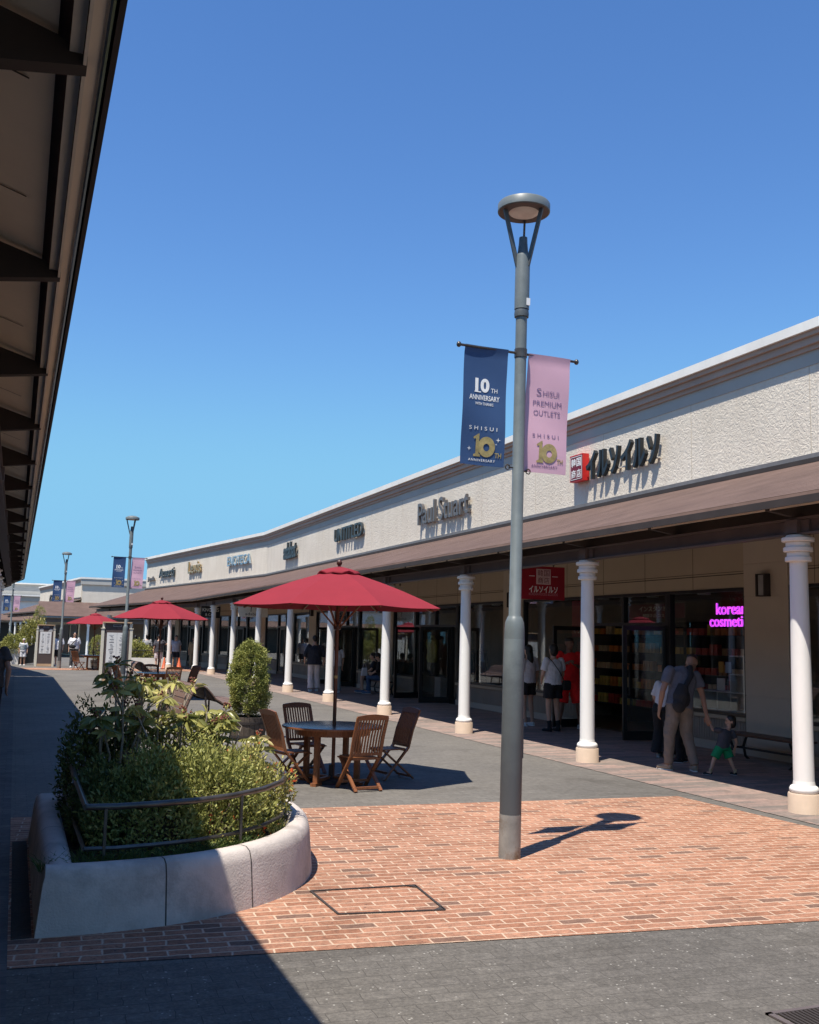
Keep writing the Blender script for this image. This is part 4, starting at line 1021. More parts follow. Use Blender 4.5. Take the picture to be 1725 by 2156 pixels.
goods('navy tall box in the lower cube of the white cabinet',10.9,13.2,.64,.13,.19,.08,(.02,.03,.06))
goods('grey small box in the lowest right cube of the white cabinet',10.9,12.85,.64,.14,.13,.08,(.12,.15,.17))
goods('white cards on top of the white cabinet',10.9,13.75,.91,.2,.2,.02,(.6,.6,.58))
goods('blue picture card standing on the cabinet behind the bending man',10.95,13.62,1.2,.14,.18,.02,(.35,.48,.6))
goods('amber picture card standing beside the blue card',10.95,13.8,1.2,.13,.18,.02,(.6,.32,.06))
goods('black bottles box on top of the white cabinet below the neon',10.9,12.86,1.49,.2,.2,.1,(.02,.025,.035))
goods('crimson tube on the middle board of the white cabinet',10.9,13.5,.91,.05,.28,.05,(.5,.03,.02))
def bt(lab,y0,y1,z0,z1,x,m,texts,catn='sign'):
    t=thing('shop_poster',lab,catn,(x,(y0+y1)/2,z0)); obj('board',MB().box(x,x+.01,y0,y1,z0,z1),m,t,keep=True)
    g=MB()
    for body,u,v,w_,h_ in texts:
        def fr(a,b,d): return (x-.002-d,(y0+y1)/2-a,b)
        text_into(g,body,u,v,w_,h_,.002,fr,bold=.01)
    if texts: obj('lettering',g,mat('poster_cream',(.75,.68,.55),.5),t,keep=True)
bt('dark red instant noodle board hanging inside above the shop entrance',15.25,17.05,2.13,2.40,11.3,M_maroon,[('インスタント麺',.0,2.31,1.05,.11),('韓国食品 コスメ',.0,2.18,.8,.07)])
bt('dark red inner shop name board above the neon window shelves',13.0,14.6,2.28,2.5,11.9,M_maroon,[])
bt('red poster with white script hanging behind the man in red',18.0,18.55,1.75,2.5,10.9,M_maroon2,[('くらし',0,1.9,.4,.15)],'poster')
bt('small red poster inside the window above the cosmetics cabinet',12.66,12.95,2.02,2.42,10.95,mat('poster_red',(.5,.08,.05),.5),[('특가',0,2.25,.18,.12)],'poster')
# neon lettering
ne=thing('neon_sign','glowing pink and violet neon lettering inside the shop window','neon sign',(10.66,13.1,2.1))
def fr(a,b,d): return (10.66-d,13.57-a,b)
g=MB(); text_into(g,'korean',.42,2.235,.72,.18,.02,fr,bold=.0); text_into(g,'cosmetics',.40,2.03,1.02,.16,.02,fr)
o=obj('letters',g,emis('neon_violet',(.30,.03,.70),.7),ne,keep=True)
# glowing outline tubes of the letters
me=o.data; bm=bmesh.new(); bm.from_mesh(me); bmesh.ops.remove_doubles(bm,verts=bm.verts,dist=1e-5)
front=[f for f in bm.faces if f.normal.x<-.9]; edges=set()
bm.normal_update(); front=[f for f in bm.faces if abs(f.normal.x)>.9 and f.calc_center_median().x<10.652]; fs_=set(front)
for f in front:
    for e in f.edges:
        if sum(1 for q in e.link_faces if q in fs_)==1: edges.add(e)
g=MB()
for e in edges:
    a,b=e.verts[0].co,e.verts[1].co; g.bar((a.x-.004,a.y,a.z),(b.x-.004,b.y,b.z),.008,.008,up=(1,0,0))
bm.free(); obj('tube_outline',g,emis('neon_pink',(.80,.09,.85),1.1),ne,keep=True)
def door_notice(lab,y,z,w_,h_,m,x):
    t=thing('door_notice',lab,'notice',(x,y,z)); obj('sheet',MB().box(x-.004,x,y-w_/2,y+w_/2,z,z+h_),m,t,keep=True)
    g=MB(); r_=random.Random(int(z*100)); k=z+.02
    while k<z+h_-.02: l=r_.uniform(.3,.8)*w_/2; g.box(x-.0065,x-.0045,y-l,y+l,k,k+.008); k+=.028
    obj('print',g,M_ink,t,keep=True)
# leafy poster sheets on the tailoring shop's open door
ENTR=[('small pale notice in the doorway beyond the tailoring shop sign',24.5,1.62,.18,.18,M_paper,10.75),('second pale notice further into the same doorway',23.75,1.60,.22,.2,M_paper,10.85)]
for e in ENTR: door_notice(*e)
# clothes on a rail, plinth
pl=thing('display_plinth','grey brown display plinth standing in the open shop doorway','plinth',(10.7,24.9,0)); obj('block',MB().box(10.55,10.85,24.72,25.12,.02,.62),mat('plinth_grey',(.20,.18,.165),.7),pl,keep=True)
obj('top',MB().box(10.54,10.86,24.71,25.13,.62,.635),mat('plinth_grey',(.20,.18,.165),.7),pl,keep=True)
rk=thing('clothes_rail','metal clothes rail inside the doorway beside the plinth','clothes rail',(11.3,24.3,0))
obj('rail',MB().tube([(11.3,23.5,.02),(11.3,23.5,1.38),(11.3,25.0,1.38),(11.3,25.0,.02)],.012,6),M_dark,rk,keep=True)
def garment(lab,y,c,x=11.3,z=1.36,L=.75):
    mb=MB(); v=[]
    n=14
    ys=lambda k,s:(k)
    ring=[]
    for j,(wx,wy,zz) in enumerate([(.03,.05,0),(.06,.19,-.05),(.075,.20,-.2),(.085,.2,-.45),(.10,.22,-L)]):
        for k in range(n): a=2*math.pi*k/n; mb.v.append((x+wy*math.cos(a)*(1+.06*math.sin(5*a+j)),y+wx*math.sin(a),z+zz))
    for j in range(4):
        for k in range(n): mb.f.append((j*n+k,j*n+(k+1)%n,(j+1)*n+(k+1)%n,(j+1)*n+k))
    mb.f.append(tuple(range(n)))
    for s in (-1,1): mb.tube([(x+s*.17,y,z-.07),(x+s*.24,y,z-.25),(x+s*.25,y,z-.42)],[.06,.055,.05],8)
    tag(obj('hanging_shirt',mb,mat('shirt_'+lab.split()[0],c,.85,bump=.2,bs=30),None,True),lab,'shirt','clothes hanging in the shop')
garment('teal shirt hanging at the near end of the clothes rail',24.8,(.05,.20,.17)); garment('charcoal shirt hanging in the middle of the clothes rail',24.55,(.05,.055,.06)); garment('slate shirt hanging beside the charcoal one',24.3,(.08,.08,.1)); garment('black shirt hanging at the far end of the rail',24.0,(.03,.03,.035))
# yellow green coat on a stand in the window
mq=thing('dress_form','dress form in a yellow green jacket behind the glass beside the open door','mannequin',(11.0,26.5,.6))
obj('torso',MB().lathe([(.0,.98),(.13,.98),(.17,1.10),(.14,1.28),(.19,1.48),(.17,1.60),(.07,1.66),(.05,1.74),(0,1.75)],18,(11.0,26.4,0)).tube([(11.0,26.24,1.56),(11.0,26.15,1.35),(11.0,26.17,1.1)],[.07,.06,.05],8).tube([(11.0,26.56,1.56),(11.0,26.65,1.35),(11.0,26.63,1.1)],[.07,.06,.05],8),mat('lime_jacket',(.38,.36,.08),.8,var=.3,vs=20,bump=.4),mq,True,keep=True)
obj('stand',MB().tube([(11.0,26.4,.62),(11.0,26.4,1.0)],.015,6).lathe([(0,.60),(.16,.60),(.16,.62),(0,.62)],16,(11,26.4,0)),M_dark,mq,keep=True)

# ceiling lights inside the shops
M_ceil=emis('shop_ceiling_lamp',(1.0,.78,.56),60.0)
for i,(x,y) in enumerate([(11.7,13.6),(11.7,15.2),(11.7,16.8),(11.7,18.6),(12.0,22.5),(12.0,24.4),(12.0,26.6),(12.0,31.5),(12.0,34.5)]):
    t=thing('ceiling_light','warm ceiling downlight inside a shop','ceiling light',(x,y,2.6),group='warm ceiling downlights inside the shops')
    obj('housing',MB().lathe([(.10,2.56),(.12,2.56),(.12,2.615),(.10,2.615)],20,(0,0,-2.6)),M_white,t)
    obj('lamp',MB().lathe([(0,-.035),(.10,-.035),(.10,-.02),(0,-.02)],20),M_ceil,t)
# ================================================================ STONE PLANTER
def catmull(P,n=8,closed=True):
    out=[];m=len(P)
    for i in range(m):
        p0,p1,p2,p3=[Vector(P[(i+k-1)%m]) for k in range(4)]
        for j in range(n):
            t=j/n; out.append(.5*((2*p1)+(-p0+p2)*t+(2*p0-5*p1+4*p2-p3)*t*t+(-p0+3*p1-3*p2+p3)*t**3))
    return out
base=[Vector(p) for p in ((.20,8.75),(.20,8.0),(.20,7.2),(.20,6.5),(.20,5.94))]
curve=[(.20,5.94),(.55,5.94),(.85,5.975),(1.15,6.06),(1.45,6.22),(1.76,6.50),(2.00,6.90),(2.14,7.40),(2.17,7.95),(2.05,8.45),(1.70,8.72),(1.2,8.76),(.20,8.75)]
cc=[]
for i in range(len(curve)-1):
    g_=lambda k: Vector(curve[max(0,min(len(curve)-1,k))])
    p0,p1,p2,p3=g_(i-1),g_(i),g_(i+1),g_(i+2)
    for j in range(6):
        t=j/6; cc.append(.5*((2*p1)+(-p0+p2)*t+(2*p0-5*p1+4*p2-p3)*t*t+(-p0+3*p1-3*p2+p3)*t**3))
outl=base[:-1]+cc     # starts back left, down the left side, along the front and round
outl=[Vector((p[0],p[1])) for p in outl]
def offs(i,d):
    m=len(outl); a=outl[i-1];b=outl[i];c=outl[(i+1)%m]
    e1=(b-a).normalized();e2=(c-b).normalized(); n1=Vector((-e1.y,e1.x));n2=Vector((-e2.y,e2.x)); n=(n1+n2).normalized(); k=1/max(.5,n.dot(n1))
    return b+n*d*k
PT=thing('stone_planter','low pinkish stone kerb planter full of shrubs at lower left','planter',(1.1,7.2,0))
sec=[(0,-.02),(.012,.10),(.03,.28),(.045,.335),(.075,.358),(.12,.362),(.165,.355),(.19,.33),(.20,.28),(.20,.05)]
mb=MB(); m=len(outl)
for d,z in sec:
    for i in range(m): p=offs(i,d); mb.v.append((p.x,p.y,z))
for j in range(len(sec)-1):
    for i in range(m): mb.f.append((j*m+i,j*m+(i+1)%m,(j+1)*m+(i+1)%m,(j+1)*m+i))
obj('kerb',mb,M_kerb,PT,True,keep=True)
mb=MB()
def joint(px,py):
    i=min(range(m),key=lambda k:(outl[k]-Vector((px,py))).length); t_=(outl[(i+1)%m]-outl[i-1]).normalized()*.004
    a=[];b=[]
    for d,z in sec[:-1]:
        p=offs(i,d-.0012) if z<.33 else offs(i,d); zz=z+(.0012 if z>.3 else 0); a.append((p.x-t_.x,p.y-t_.y,zz)); b.append((p.x+t_.x,p.y+t_.y,zz))
    n=len(a); mb.add(a+b,[(k,k+1,n+k+1,n+k) for k in range(n-1)])
for q in ((.88,5.98),(1.46,6.23),(2.14,7.15),(2.15,8.3),(.2,7.2),(1.0,8.76)): joint(*q)
obj('joint',mb,M_grout,PT,keep=True)
mb=MB(); pts=[offs(i,.19) for i in range(m)]; mb.add([(p.x,p.y,.27) for p in pts],[tuple(range(m))]); 
so=obj('soil_bed',mb,M_soil,PT,keep=True)
tag(obj('paving_slot',MB().box(.085,.19,5.95,8.6,.0,.011),M_soil),kind='structure')
# hand rail inside the kerb
HR=thing('hand_rail','curved brown steel hand rail with posts running inside the stone planter','rail',(1.1,7,0.3))
def inner(lo,hi,d):
    return [offs(i,d) for i in range(m) if lo<=i<=hi]
rl=[(.44,8.35),(.44,7.3),(.45,6.235)]
crv=[(.62,6.22),(.85,6.26),(1.10,6.33),(1.35,6.47),(1.60,6.70),(1.80,7.0),(1.92,7.35),(1.95,7.75),(1.90,8.1)]
zr=.635
obj('top_rail',MB().tube([(x,y,zr+.07*max(0,(y-6.6)/1.7) if x<.5 else zr) for x,y in rl],.019,10).tube([(.45,6.235,zr)]+[(x,y,zr) for x,y in crv],.019,10),M_rust,HR,True,keep=True)
obj('lower_rail',MB().tube([(x,y,.40) for x,y in rl],.013,8).tube([(.45,6.235,.40)]+[(x,y,.40) for x,y in crv],.013,8),M_rust,HR,True,keep=True)
for x,y in ((.56,6.225),(1.42,6.53),(1.94,7.5),(1.91,8.05),(.44,7.3),(.44,8.3)): obj('post',MB().box(x-.008,x+.008,y-.019,y+.019,.25,zr-.008),M_rust,HR,keep=True)
# ================================================================ FOLIAGE
NP=np.random.default_rng(3)
def leaves_mesh(name,P,D,L,W,m,tint,fold=.35,curl=0.0):
    """P base points, D directions, numpy arrays"""
    n=len(P); D=D/np.linalg.norm(D,axis=1,keepdims=True)
    r=NP.normal(size=(n,3)); S=np.cross(D,r); S/=np.linalg.norm(S,axis=1,keepdims=True)+1e-9; Nn=np.cross(S,D)
    up=np.sign(Nn[:,2:3]); up[up==0]=1; Nn*=up; S*=up
    L=np.asarray(L).reshape(-1,1)*np.ones((n,1)); W=np.asarray(W).reshape(-1,1)*np.ones((n,1))
    rows=[P, P+D*L*.35-S*W*.45+Nn*W*fold, P+D*L*.35+S*W*.45+Nn*W*fold, P+D*L*.72-S*W*.36+Nn*(W*fold*.6-curl*L*.3), P+D*L*.72+S*W*.36+Nn*(W*fold*.6-curl*L*.3), P+D*L-Nn*curl*L, P+D*L*.35, P+D*L*.72-Nn*curl*L*.35]
    V=np.stack(rows,1).reshape(-1,3)
    fs=np.array([[0,6,1,1],[0,2,6,6],[1,6,7,3],[6,2,4,7],[3,7,5,5],[7,4,5,5]])
    me=bpy.data.meshes.new(name)
    base=np.arange(n)[:,None,None]*8
    tri=np.array([[0,6,1],[0,2,6],[1,6,3],[6,7,3],[6,2,4],[6,4,7],[3,7,5],[7,4,5]])
    F=(base+tri[None]).reshape(-1,3)
    me.vertices.add(len(V)); me.vertices.foreach_set('co',V.astype(np.float32).ravel())
    me.loops.add(F.size); me.loops.foreach_set('vertex_index',F.astype(np.int32).ravel())
    me.polygons.add(len(F)); me.polygons.foreach_set('loop_start',(np.arange(len(F))*3).astype(np.int32))
    try: me.polygons.foreach_set('loop_total',np.full(len(F),3,dtype=np.int32))
    except Exception: pass
    me.update(calc_edges=True); me.validate()
    a=me.attributes.new('tint','FLOAT','POINT'); a.data.foreach_set('value',np.repeat(tint,8).astype(np.float32))
    me.materials.append(m); me.shade_smooth(); return me
def lumpy(u,amp,f,seed):
    # smooth pseudo noise on unit vectors
    r=np.random.default_rng(seed); s=np.zeros(len(u))
    for _ in range(7):
        k=r.normal(size=3)*f; s+=np.sin(u@k+r.uniform(0,6.28))
    return 1+amp*s/3.0
def dome_leaves(c,rad,n,seed,lo=-.25,amp=.22,inner=.66):
    u=NP.normal(size=(n,3)); u/=np.linalg.norm(u,axis=1,keepdims=True); u=u[u[:,2]>lo]
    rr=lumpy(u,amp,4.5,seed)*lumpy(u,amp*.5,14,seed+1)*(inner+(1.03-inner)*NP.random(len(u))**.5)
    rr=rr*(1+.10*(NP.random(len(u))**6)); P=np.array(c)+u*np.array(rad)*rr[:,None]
    D=u*.55+NP.normal(size=u.shape)*.55+np.array([0,0,.45]); return P,D,u,rr
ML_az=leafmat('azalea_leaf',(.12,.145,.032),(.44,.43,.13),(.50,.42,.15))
ML_azr=leafmat('azalea_leaf_autumn',(.15,.165,.035),(.46,.42,.13),(.80,.15,.05))
ML_rh=leafmat('glossy_leaf',(.11,.13,.03),(.50,.46,.15),(.66,.56,.26),.25,.3)
ML_dk=leafmat('dark_leaf',(.055,.08,.022),(.17,.19,.055),None,.2)
def twigs(mb,c,rad,n,seed,zb=.27):
    r=random.Random(seed)
    for _ in range(n):
        a=r.uniform(0,6.28); q=r.uniform(.2,.92); x=c[0]+rad[0]*q*math.cos(a); y=c[1]+rad[1]*q*math.sin(a)
        z=c[2]+rad[2]*r.uniform(.3,.85)*math.sqrt(max(.05,1-q*q))
        b=(c[0]+(x-c[0])*.35,c[1]+(y-c[1])*.35,zb); mdl=((x+b[0])/2+r.uniform(-.04,.04),(y+b[1])/2+r.uniform(-.04,.04),(z+b[2])/2+.03)
        mb.tube([b,mdl,(x,y,z)],[.008,.006,.003],5)
def bush(label,c,rad,n,seed,m,L=.034,W=.015,group='azalea bushes in the stone planter',cat='bush'):
    t=thing('azalea_bush',label,cat,(c[0],c[1],.27),group=group)
    P,D,u,rr=dome_leaves(c,rad,n,seed)
    k=(P[:,2]>.29)&(P[:,0]>.33+.09*NP.random(len(P)))&(P[:,0]<1.98)&(P[:,1]>6.3)&(NP.random(len(P))<.85); P,D,rr=P[k],D[k],rr[k]
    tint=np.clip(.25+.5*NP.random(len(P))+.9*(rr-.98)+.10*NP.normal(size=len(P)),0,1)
    o=put('foliage',leaves_mesh('foliage',P,D,L*(.7+.6*NP.random(len(P))),W*(.8+.4*NP.random(len(P))),m,tint),t); o.location=-Vector(t.location)
    mb=MB(); twigs(mb,c,rad,46,seed); obj('stem',mb,M_bark,t,keep=True); return t
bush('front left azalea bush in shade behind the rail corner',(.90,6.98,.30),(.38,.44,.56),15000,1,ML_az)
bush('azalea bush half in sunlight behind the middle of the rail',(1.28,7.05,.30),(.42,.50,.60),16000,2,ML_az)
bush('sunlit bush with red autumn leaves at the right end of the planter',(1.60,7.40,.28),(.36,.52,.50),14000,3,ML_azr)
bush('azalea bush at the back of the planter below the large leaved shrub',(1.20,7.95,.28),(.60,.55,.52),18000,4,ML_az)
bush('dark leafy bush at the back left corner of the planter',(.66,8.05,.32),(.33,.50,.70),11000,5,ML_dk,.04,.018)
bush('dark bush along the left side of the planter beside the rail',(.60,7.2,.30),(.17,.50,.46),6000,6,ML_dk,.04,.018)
# large leaved shrubs
def bigleaf(label,spots,seed,b0,m=None,bare=4):
    t=thing('large_leaf_shrub',label,'shrub',(b0[0],b0[1],.27),group='large leaved shrubs in the stone planter')
    r=random.Random(seed); st=MB(); Ps=[];Ds=[];Ls=[];Ws=[];ti=[]; bud=MB()
    for (x,y,z) in spots:
        b=Vector((b0[0]+(x-b0[0])*.25,b0[1]+(y-b0[1])*.25,.27)); e=Vector((x,y,z)); md=b.lerp(e,.55)+Vector((r.uniform(-.06,.06),r.uniform(-.05,.05),.05))
        st.tube([b,md,e],[.012,.009,.005],6)
        for br in range(r.randint(1,3)):
            off=Vector((r.uniform(-.12,.12),r.uniform(-.12,.12),r.uniform(-.10,.05))); e2=e+off; st.tube([md.lerp(e,.55),e2],[.006,.004],5)
            k=r.randint(7,11); a0=r.uniform(0,6.28); dr=r.uniform(-.55,.25); tt=r.uniform(.1,.8)
            for q in range(k):
                a=a0+q*6.283/k+r.uniform(-.2,.2); Ps.append(tuple(e2+Vector((math.cos(a),math.sin(a),0))*.006)); Ds.append((math.cos(a),math.sin(a),dr+r.uniform(-.25,.3)))
                Ls.append(r.uniform(.09,.145)); Ws.append(r.uniform(.034,.048)); ti.append(min(1,max(0,tt+r.uniform(-.2,.25))))
            for q in range(3): 
                Ps.append(tuple(e2)); Ds.append((r.uniform(-.4,.4),r.uniform(-.4,.4),1)); Ls.append(r.uniform(.05,.08)); Ws.append(.022); ti.append(min(1,tt+.2))
            if r.random()<.4:
                bud=MB()
                for q in range(8): bud.ball((e2.x+r.uniform(-.03,.03),e2.y+r.uniform(-.03,.03),e2.z+.02+r.uniform(0,.05)),.009,6,4)
                obj('seed_head',bud,mat('seed_brown',(.16,.05,.03),.7,var=.3),t,keep=True)
    for q in range(bare):
        x,y,z=r.choice(spots); st.tube([(x,y,z-.25),(x+r.uniform(-.1,.1),y,z-.08),(x+r.uniform(-.16,.16),y,z+.06)],[.008,.006,.003],5)
    o=put('foliage',leaves_mesh('foliage',np.array(Ps),np.array(Ds),Ls,Ws,m or ML_rh,np.array(ti),.25,.22),t); o.location=-Vector(t.location)
    obj('stem',st,M_twig,t,keep=True)
r=random.Random(4)
def sp(n,x0,x1,y0,y1,z0,z1): return [(r.uniform(x0,x1),r.uniform(y0,y1),r.uniform(z0,z1)) for _ in range(n)]
bigleaf('large leaved shrub in shade at the left of the planter',sp(17,.52,1.0,7.5,8.2,.92,1.28)+[(.72,7.9,1.36),(.95,8.1,1.33)],1,(.75,7.9),None,3)
bigleaf('yellow green large leaved shrub catching sun in the middle of the planter',sp(15,1.0,1.45,7.6,8.3,.90,1.24)+[(1.12,8.0,1.30)],2,(1.2,8.0))
bigleaf('sparse large leaved shrub with seed heads leaning right over the planter',sp(9,1.40,1.85,7.7,8.2,.78,1.02),3,(1.6,8.1),None,8)
# grass tufts and weeds
P=[];D=[]
for _ in range(130):
    i=NP.integers(3,34); c=offs(int(i)%m,.22+.12*NP.random()); 
    for q in range(9): a=NP.uniform(0,6.28); P.append((c.x+.02*math.cos(a),c.y+.02*math.sin(a),.28)); D.append((math.cos(a)*.7,math.sin(a)*.7,1.0+.5*NP.random()))
o=put('weeds',leaves_mesh('weeds',np.array(P),np.array(D),.06+.08*NP.random(len(P)),.006,leafmat('grass_blade',(.05,.09,.02),(.12,.17,.04)),NP.random(len(P)),.2,.35)); tag(o,'thin green weeds and grass growing along the inside of the stone kerb','weeds',kind='stuff')
# ================================================================ CONIFERS
def conifer(label,loc,H,Rr,n,seed,z0=.40,grp='clipped conifers in barrels'):
    t=thing('conifer',label,'tree',loc,group=grp)
    r=np.random.default_rng(seed); nc=360
    # clumps over a flame shaped surface
    h=r.random(nc)**.85; a=r.uniform(0,2*math.pi,nc)
    prof=lambda q: np.interp(q,[0,.08,.2,.38,.55,.75,.9,1.0],[.48,.84,.98,1.0,.98,.86,.62,.20])
    rad=prof(h)*Rr*(1+.09*np.sin(3*a+h*9)+.07*np.sin(5*a-h*14))*(.80+.24*r.random(nc))
    C=np.stack([rad*np.cos(a),rad*np.sin(a),z0+h*(H-z0)],1); tc=r.random(nc)
    idx=r.integers(0,nc,n); c=C[idx]; g=r.normal(size=(n,3))*np.array([.026,.026,.030])
    P=c+g; out=P*np.array([1,1,0]); out/=np.linalg.norm(out,axis=1,keepdims=True)+1e-6
    D=out*.8+np.array([0,0,.6])+r.normal(size=(n,3))*.7
    tint=np.clip(.05+.7*tc[idx]+.3*r.random(n),0,1)
    put('crown',leaves_mesh('crown',P,D,.020+.018*r.random(n),.011+.007*r.random(n),ML_con,tint,.3),t)
    mb=MB(); mb.tube([(0,0,.30),(.01,.0,z0+.1),(0,.01,z0+(H-z0)*.55),(0,0,H-.1)],[.028,.024,.015,.004],8)
    rr=random.Random(seed)
    for k in range(46):
        b=rr.uniform(0,6.28);zz=z0+rr.uniform(-.06,.75)*(H-z0); q=float(prof(np.array(min(.98,max(0,(zz-z0)/(H-z0)+.1)))))*Rr*.85
        mb.tube([(0,0,zz-.08),(q*.5*math.cos(b),q*.5*math.sin(b),zz),(q*math.cos(b),q*math.sin(b),zz+.12)],[.008,.006,.003],5)
    obj('trunk',mb,M_bark,t); return t
ML_con=leafmat('conifer_spray',(.12,.15,.035),(.42,.42,.12),(.5,.45,.15),.2,.6)
conifer('clipped flame shaped conifer growing in the nearer half barrel',(3.53,16.0,0),1.50,.285,34000,8)
conifer('small far conifer between the two notice boards',(3.72,50.5,gz(50)),1.50,.40,9000,9)
def shrubpile(name,label,loc,rad,n,seed,m,L=.08,W=.035,grp=None,trunk=True):
    t=thing(name,label,'shrub',loc,group=grp)
    P,D,u,rr=dome_leaves((0,0,rad[2]*.3),rad,n,seed,-.6,.2)
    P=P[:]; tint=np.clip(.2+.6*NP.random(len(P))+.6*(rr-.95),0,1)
    put('foliage',leaves_mesh('foliage',P,D,L*(.7+.6*NP.random(len(P))),W,m,tint),t)
    mb=MB(); twigs(mb,(0,0,0),(rad[0],rad[1],rad[2]),20,seed,-.02); obj('stem',mb,M_bark,t); return t
# far planters
def farbox(label,x0,x1,y0,y1,h,m=M_coping):
    t=thing('white_planter',label,'planter',((x0+x1)/2,(y0+y1)/2,gz(y0)),group='white planters down the street')
    mb=MB(); xa,xb,ya,yb=(x0-x1)/2,(x1-x0)/2,(y0-y1)/2,(y1-y0)/2
    mb.box(xa,xb,ya,ya+.06,0,h); mb.box(xa,xb,yb-.06,yb,0,h); mb.box(xa,xa+.06,ya+.06,yb-.06,0,h); mb.box(xb-.06,xb,ya+.06,yb-.06,0,h)
    obj('kerb',mb,m,t); obj('soil',MB().box(xa+.06,xb-.06,ya+.06,yb-.06,0,h-.06),M_soil,t); return t
z5=gz(54)
farbox('pale stone planter block with shrubs beside the nearer notice board',4.6,7.0,50.3,51.6,.50)
shrubpile('green_shrub','rounded green shrub in the pale planter block behind the cones',(5.55,50.95,gz(50)+.45),(.75,.5,.62),5000,21,ML_az,.09,.04)
rl_=thing('planter_rail','low dark rail on the pale planter block','rail',(5.8,50.9,gz(50)+.5)); obj('bar',MB().tube([(-1.1,-.5,.0),(-1.1,-.5,.35),(1.1,-.5,.35),(1.1,-.5,0)],.02,6),M_black,rl_); obj('lower_bar',MB().tube([(-1.1,-.5,.12),(1.1,-.5,.12)],.012,6),M_black,rl_)
farbox('white cube planter at the far left end of the dark ramp panel',-.35,.22,56.0,56.7,.78)
farbox('tall white planter beside the farther notice board',1.0,1.35,56.0,56.5,1.15)
t=thing('ramp_panel','dark sloping panel between two white planters far down the street','panel',(.6,56.2,gz(56))); obj('panel',MB().prism([(.235,0),(.985,.08),(.985,1.05),(.235,.70)],56.2,56.26,'y'),M_black,t,keep=True); t.children[0].location.z+=gz(56)*0+0.0; t.children[0].location.z=gz(56)-t.location.z
obj('top_trim',MB().bar((-.36,0,.71),(.38,0,1.06),.03,.03),M_dark,t)
shrubpile('green_shrub','low spreading shrub in the white cube planter',(-.05,56.4,gz(56)+.75),(.55,.5,.55),3500,22,ML_az,.09,.04)
shrubpile('green_shrub','tall bushy shrub behind the dark ramp panel',(.85,57.2,gz(56)+.9),(.75,.6,1.05),6000,23,ML_rh,.11,.045)
conifer('slim pale conifer rising behind the farther notice board',(1.15,57.6,gz(57)),3.1,.34,7000,24,.9,None)
# ================================================================ PEOPLE
def etube(mb,pts,rr,n=16,ref=Vector((1,0,0)),cap=True):
    pts=[Vector(p) for p in pts]; vs=[];m=len(pts)
    for i,p in enumerate(pts):
        d=(pts[min(i+1,m-1)]-pts[max(0,i-1)]).normalized(); a=(ref-d*ref.dot(d)).normalized(); b=d.cross(a)
        rx,ry=rr[i] if hasattr(rr[i],'__len__') else (rr[i],rr[i])
        for k in range(n): t=2*math.pi*k/n; vs.append(p+a*math.cos(t)*rx+b*math.sin(t)*ry)
    fs=[(i*n+k,i*n+(k+1)%n,(i+1)*n+(k+1)%n,(i+1)*n+k) for i in range(m-1) for k in range(n)]
    if cap: fs+= [tuple(range(n-1,-1,-1)),tuple((m-1)*n+k for k in range(n))]
    mb.add(vs,fs); return mb
def limb(mb,a,b,ra,rb,n=12,bulge=0.0):
    a=Vector(a);b=Vector(b); pts=[a,a.lerp(b,.3),a.lerp(b,.65),b]; rs=[ra,(ra*.72+rb*.28)*(1+bulge),(ra*.35+rb*.65),rb]
    mb.tube(pts,rs,n); mb.ball(a,ra,10,8); mb.ball(b,rb,10,8)
def fabric(name,col,var=.10):
    key='cloth_'+name
    return mat(key,col,.85,var=var,vs=9,bump=.25,bs=25)
_tex=None
def cloth_obj(name,mb,m,par,vox,disp=.012,it=4):
    global _tex
    o=obj(name,mb,m,par); rm=o.modifiers.new('remesh','REMESH'); rm.mode='VOXEL'; rm.voxel_size=vox; rm.use_smooth_shade=True
    s=o.modifiers.new('smooth','SMOOTH'); s.factor=.5; s.iterations=it
    if disp:
        if _tex is None: _tex=bpy.data.textures.new('folds','CLOUDS'); _tex.noise_scale=.09; _tex.noise_depth=2
        d=o.modifiers.new('folds','DISPLACE'); d.texture=_tex; d.strength=disp; d.mid_level=.5; d.texture_coords='LOCAL'
    return o
def hand(mb,w,dirv,side,s,curl=.35,palm_n=None):
    """palm and five separate bent fingers; dirv: forearm direction; side: thumb side vector"""
    d=Vector(dirv).normalized(); t=Vector(side); t=(t-d*t.dot(d)).normalized(); n=d.cross(t)
    w=Vector(w); c=w+d*.045*s
    etube(mb,[w-d*.01*s,w+d*.03*s,w+d*.085*s],[(.022*s,.018*s),(.036*s,.016*s),(.038*s,.013*s)],10,t)
    for k,(o_,L) in enumerate(((.028,.072),(.0095,.080),(-.0095,.075),(-.028,.060))):
        p0=w+d*.082*s+t*o_*s; p1=p0+(d+n*curl*.5+t*o_*3).normalized()*L*.5*s; p2=p1+(d*.75+n*curl*1.6).normalized()*L*.5*s
        mb.tube([p0,p1,p2],[.0085*s,.008*s,.0065*s],7)
        mb.ball(p2,.0066*s,6,5)
    p0=w+d*.03*s+t*.03*s; p1=p0+(d*.6+t*.75+n*.3).normalized()*.035*s; p2=p1+(d*.95+t*.1+n*.3).normalized()*.03*s
    mb.tube([p0,p1,p2],[.011*s,.010*s,.008*s],7); mb.ball(p2,.008*s,6,5)
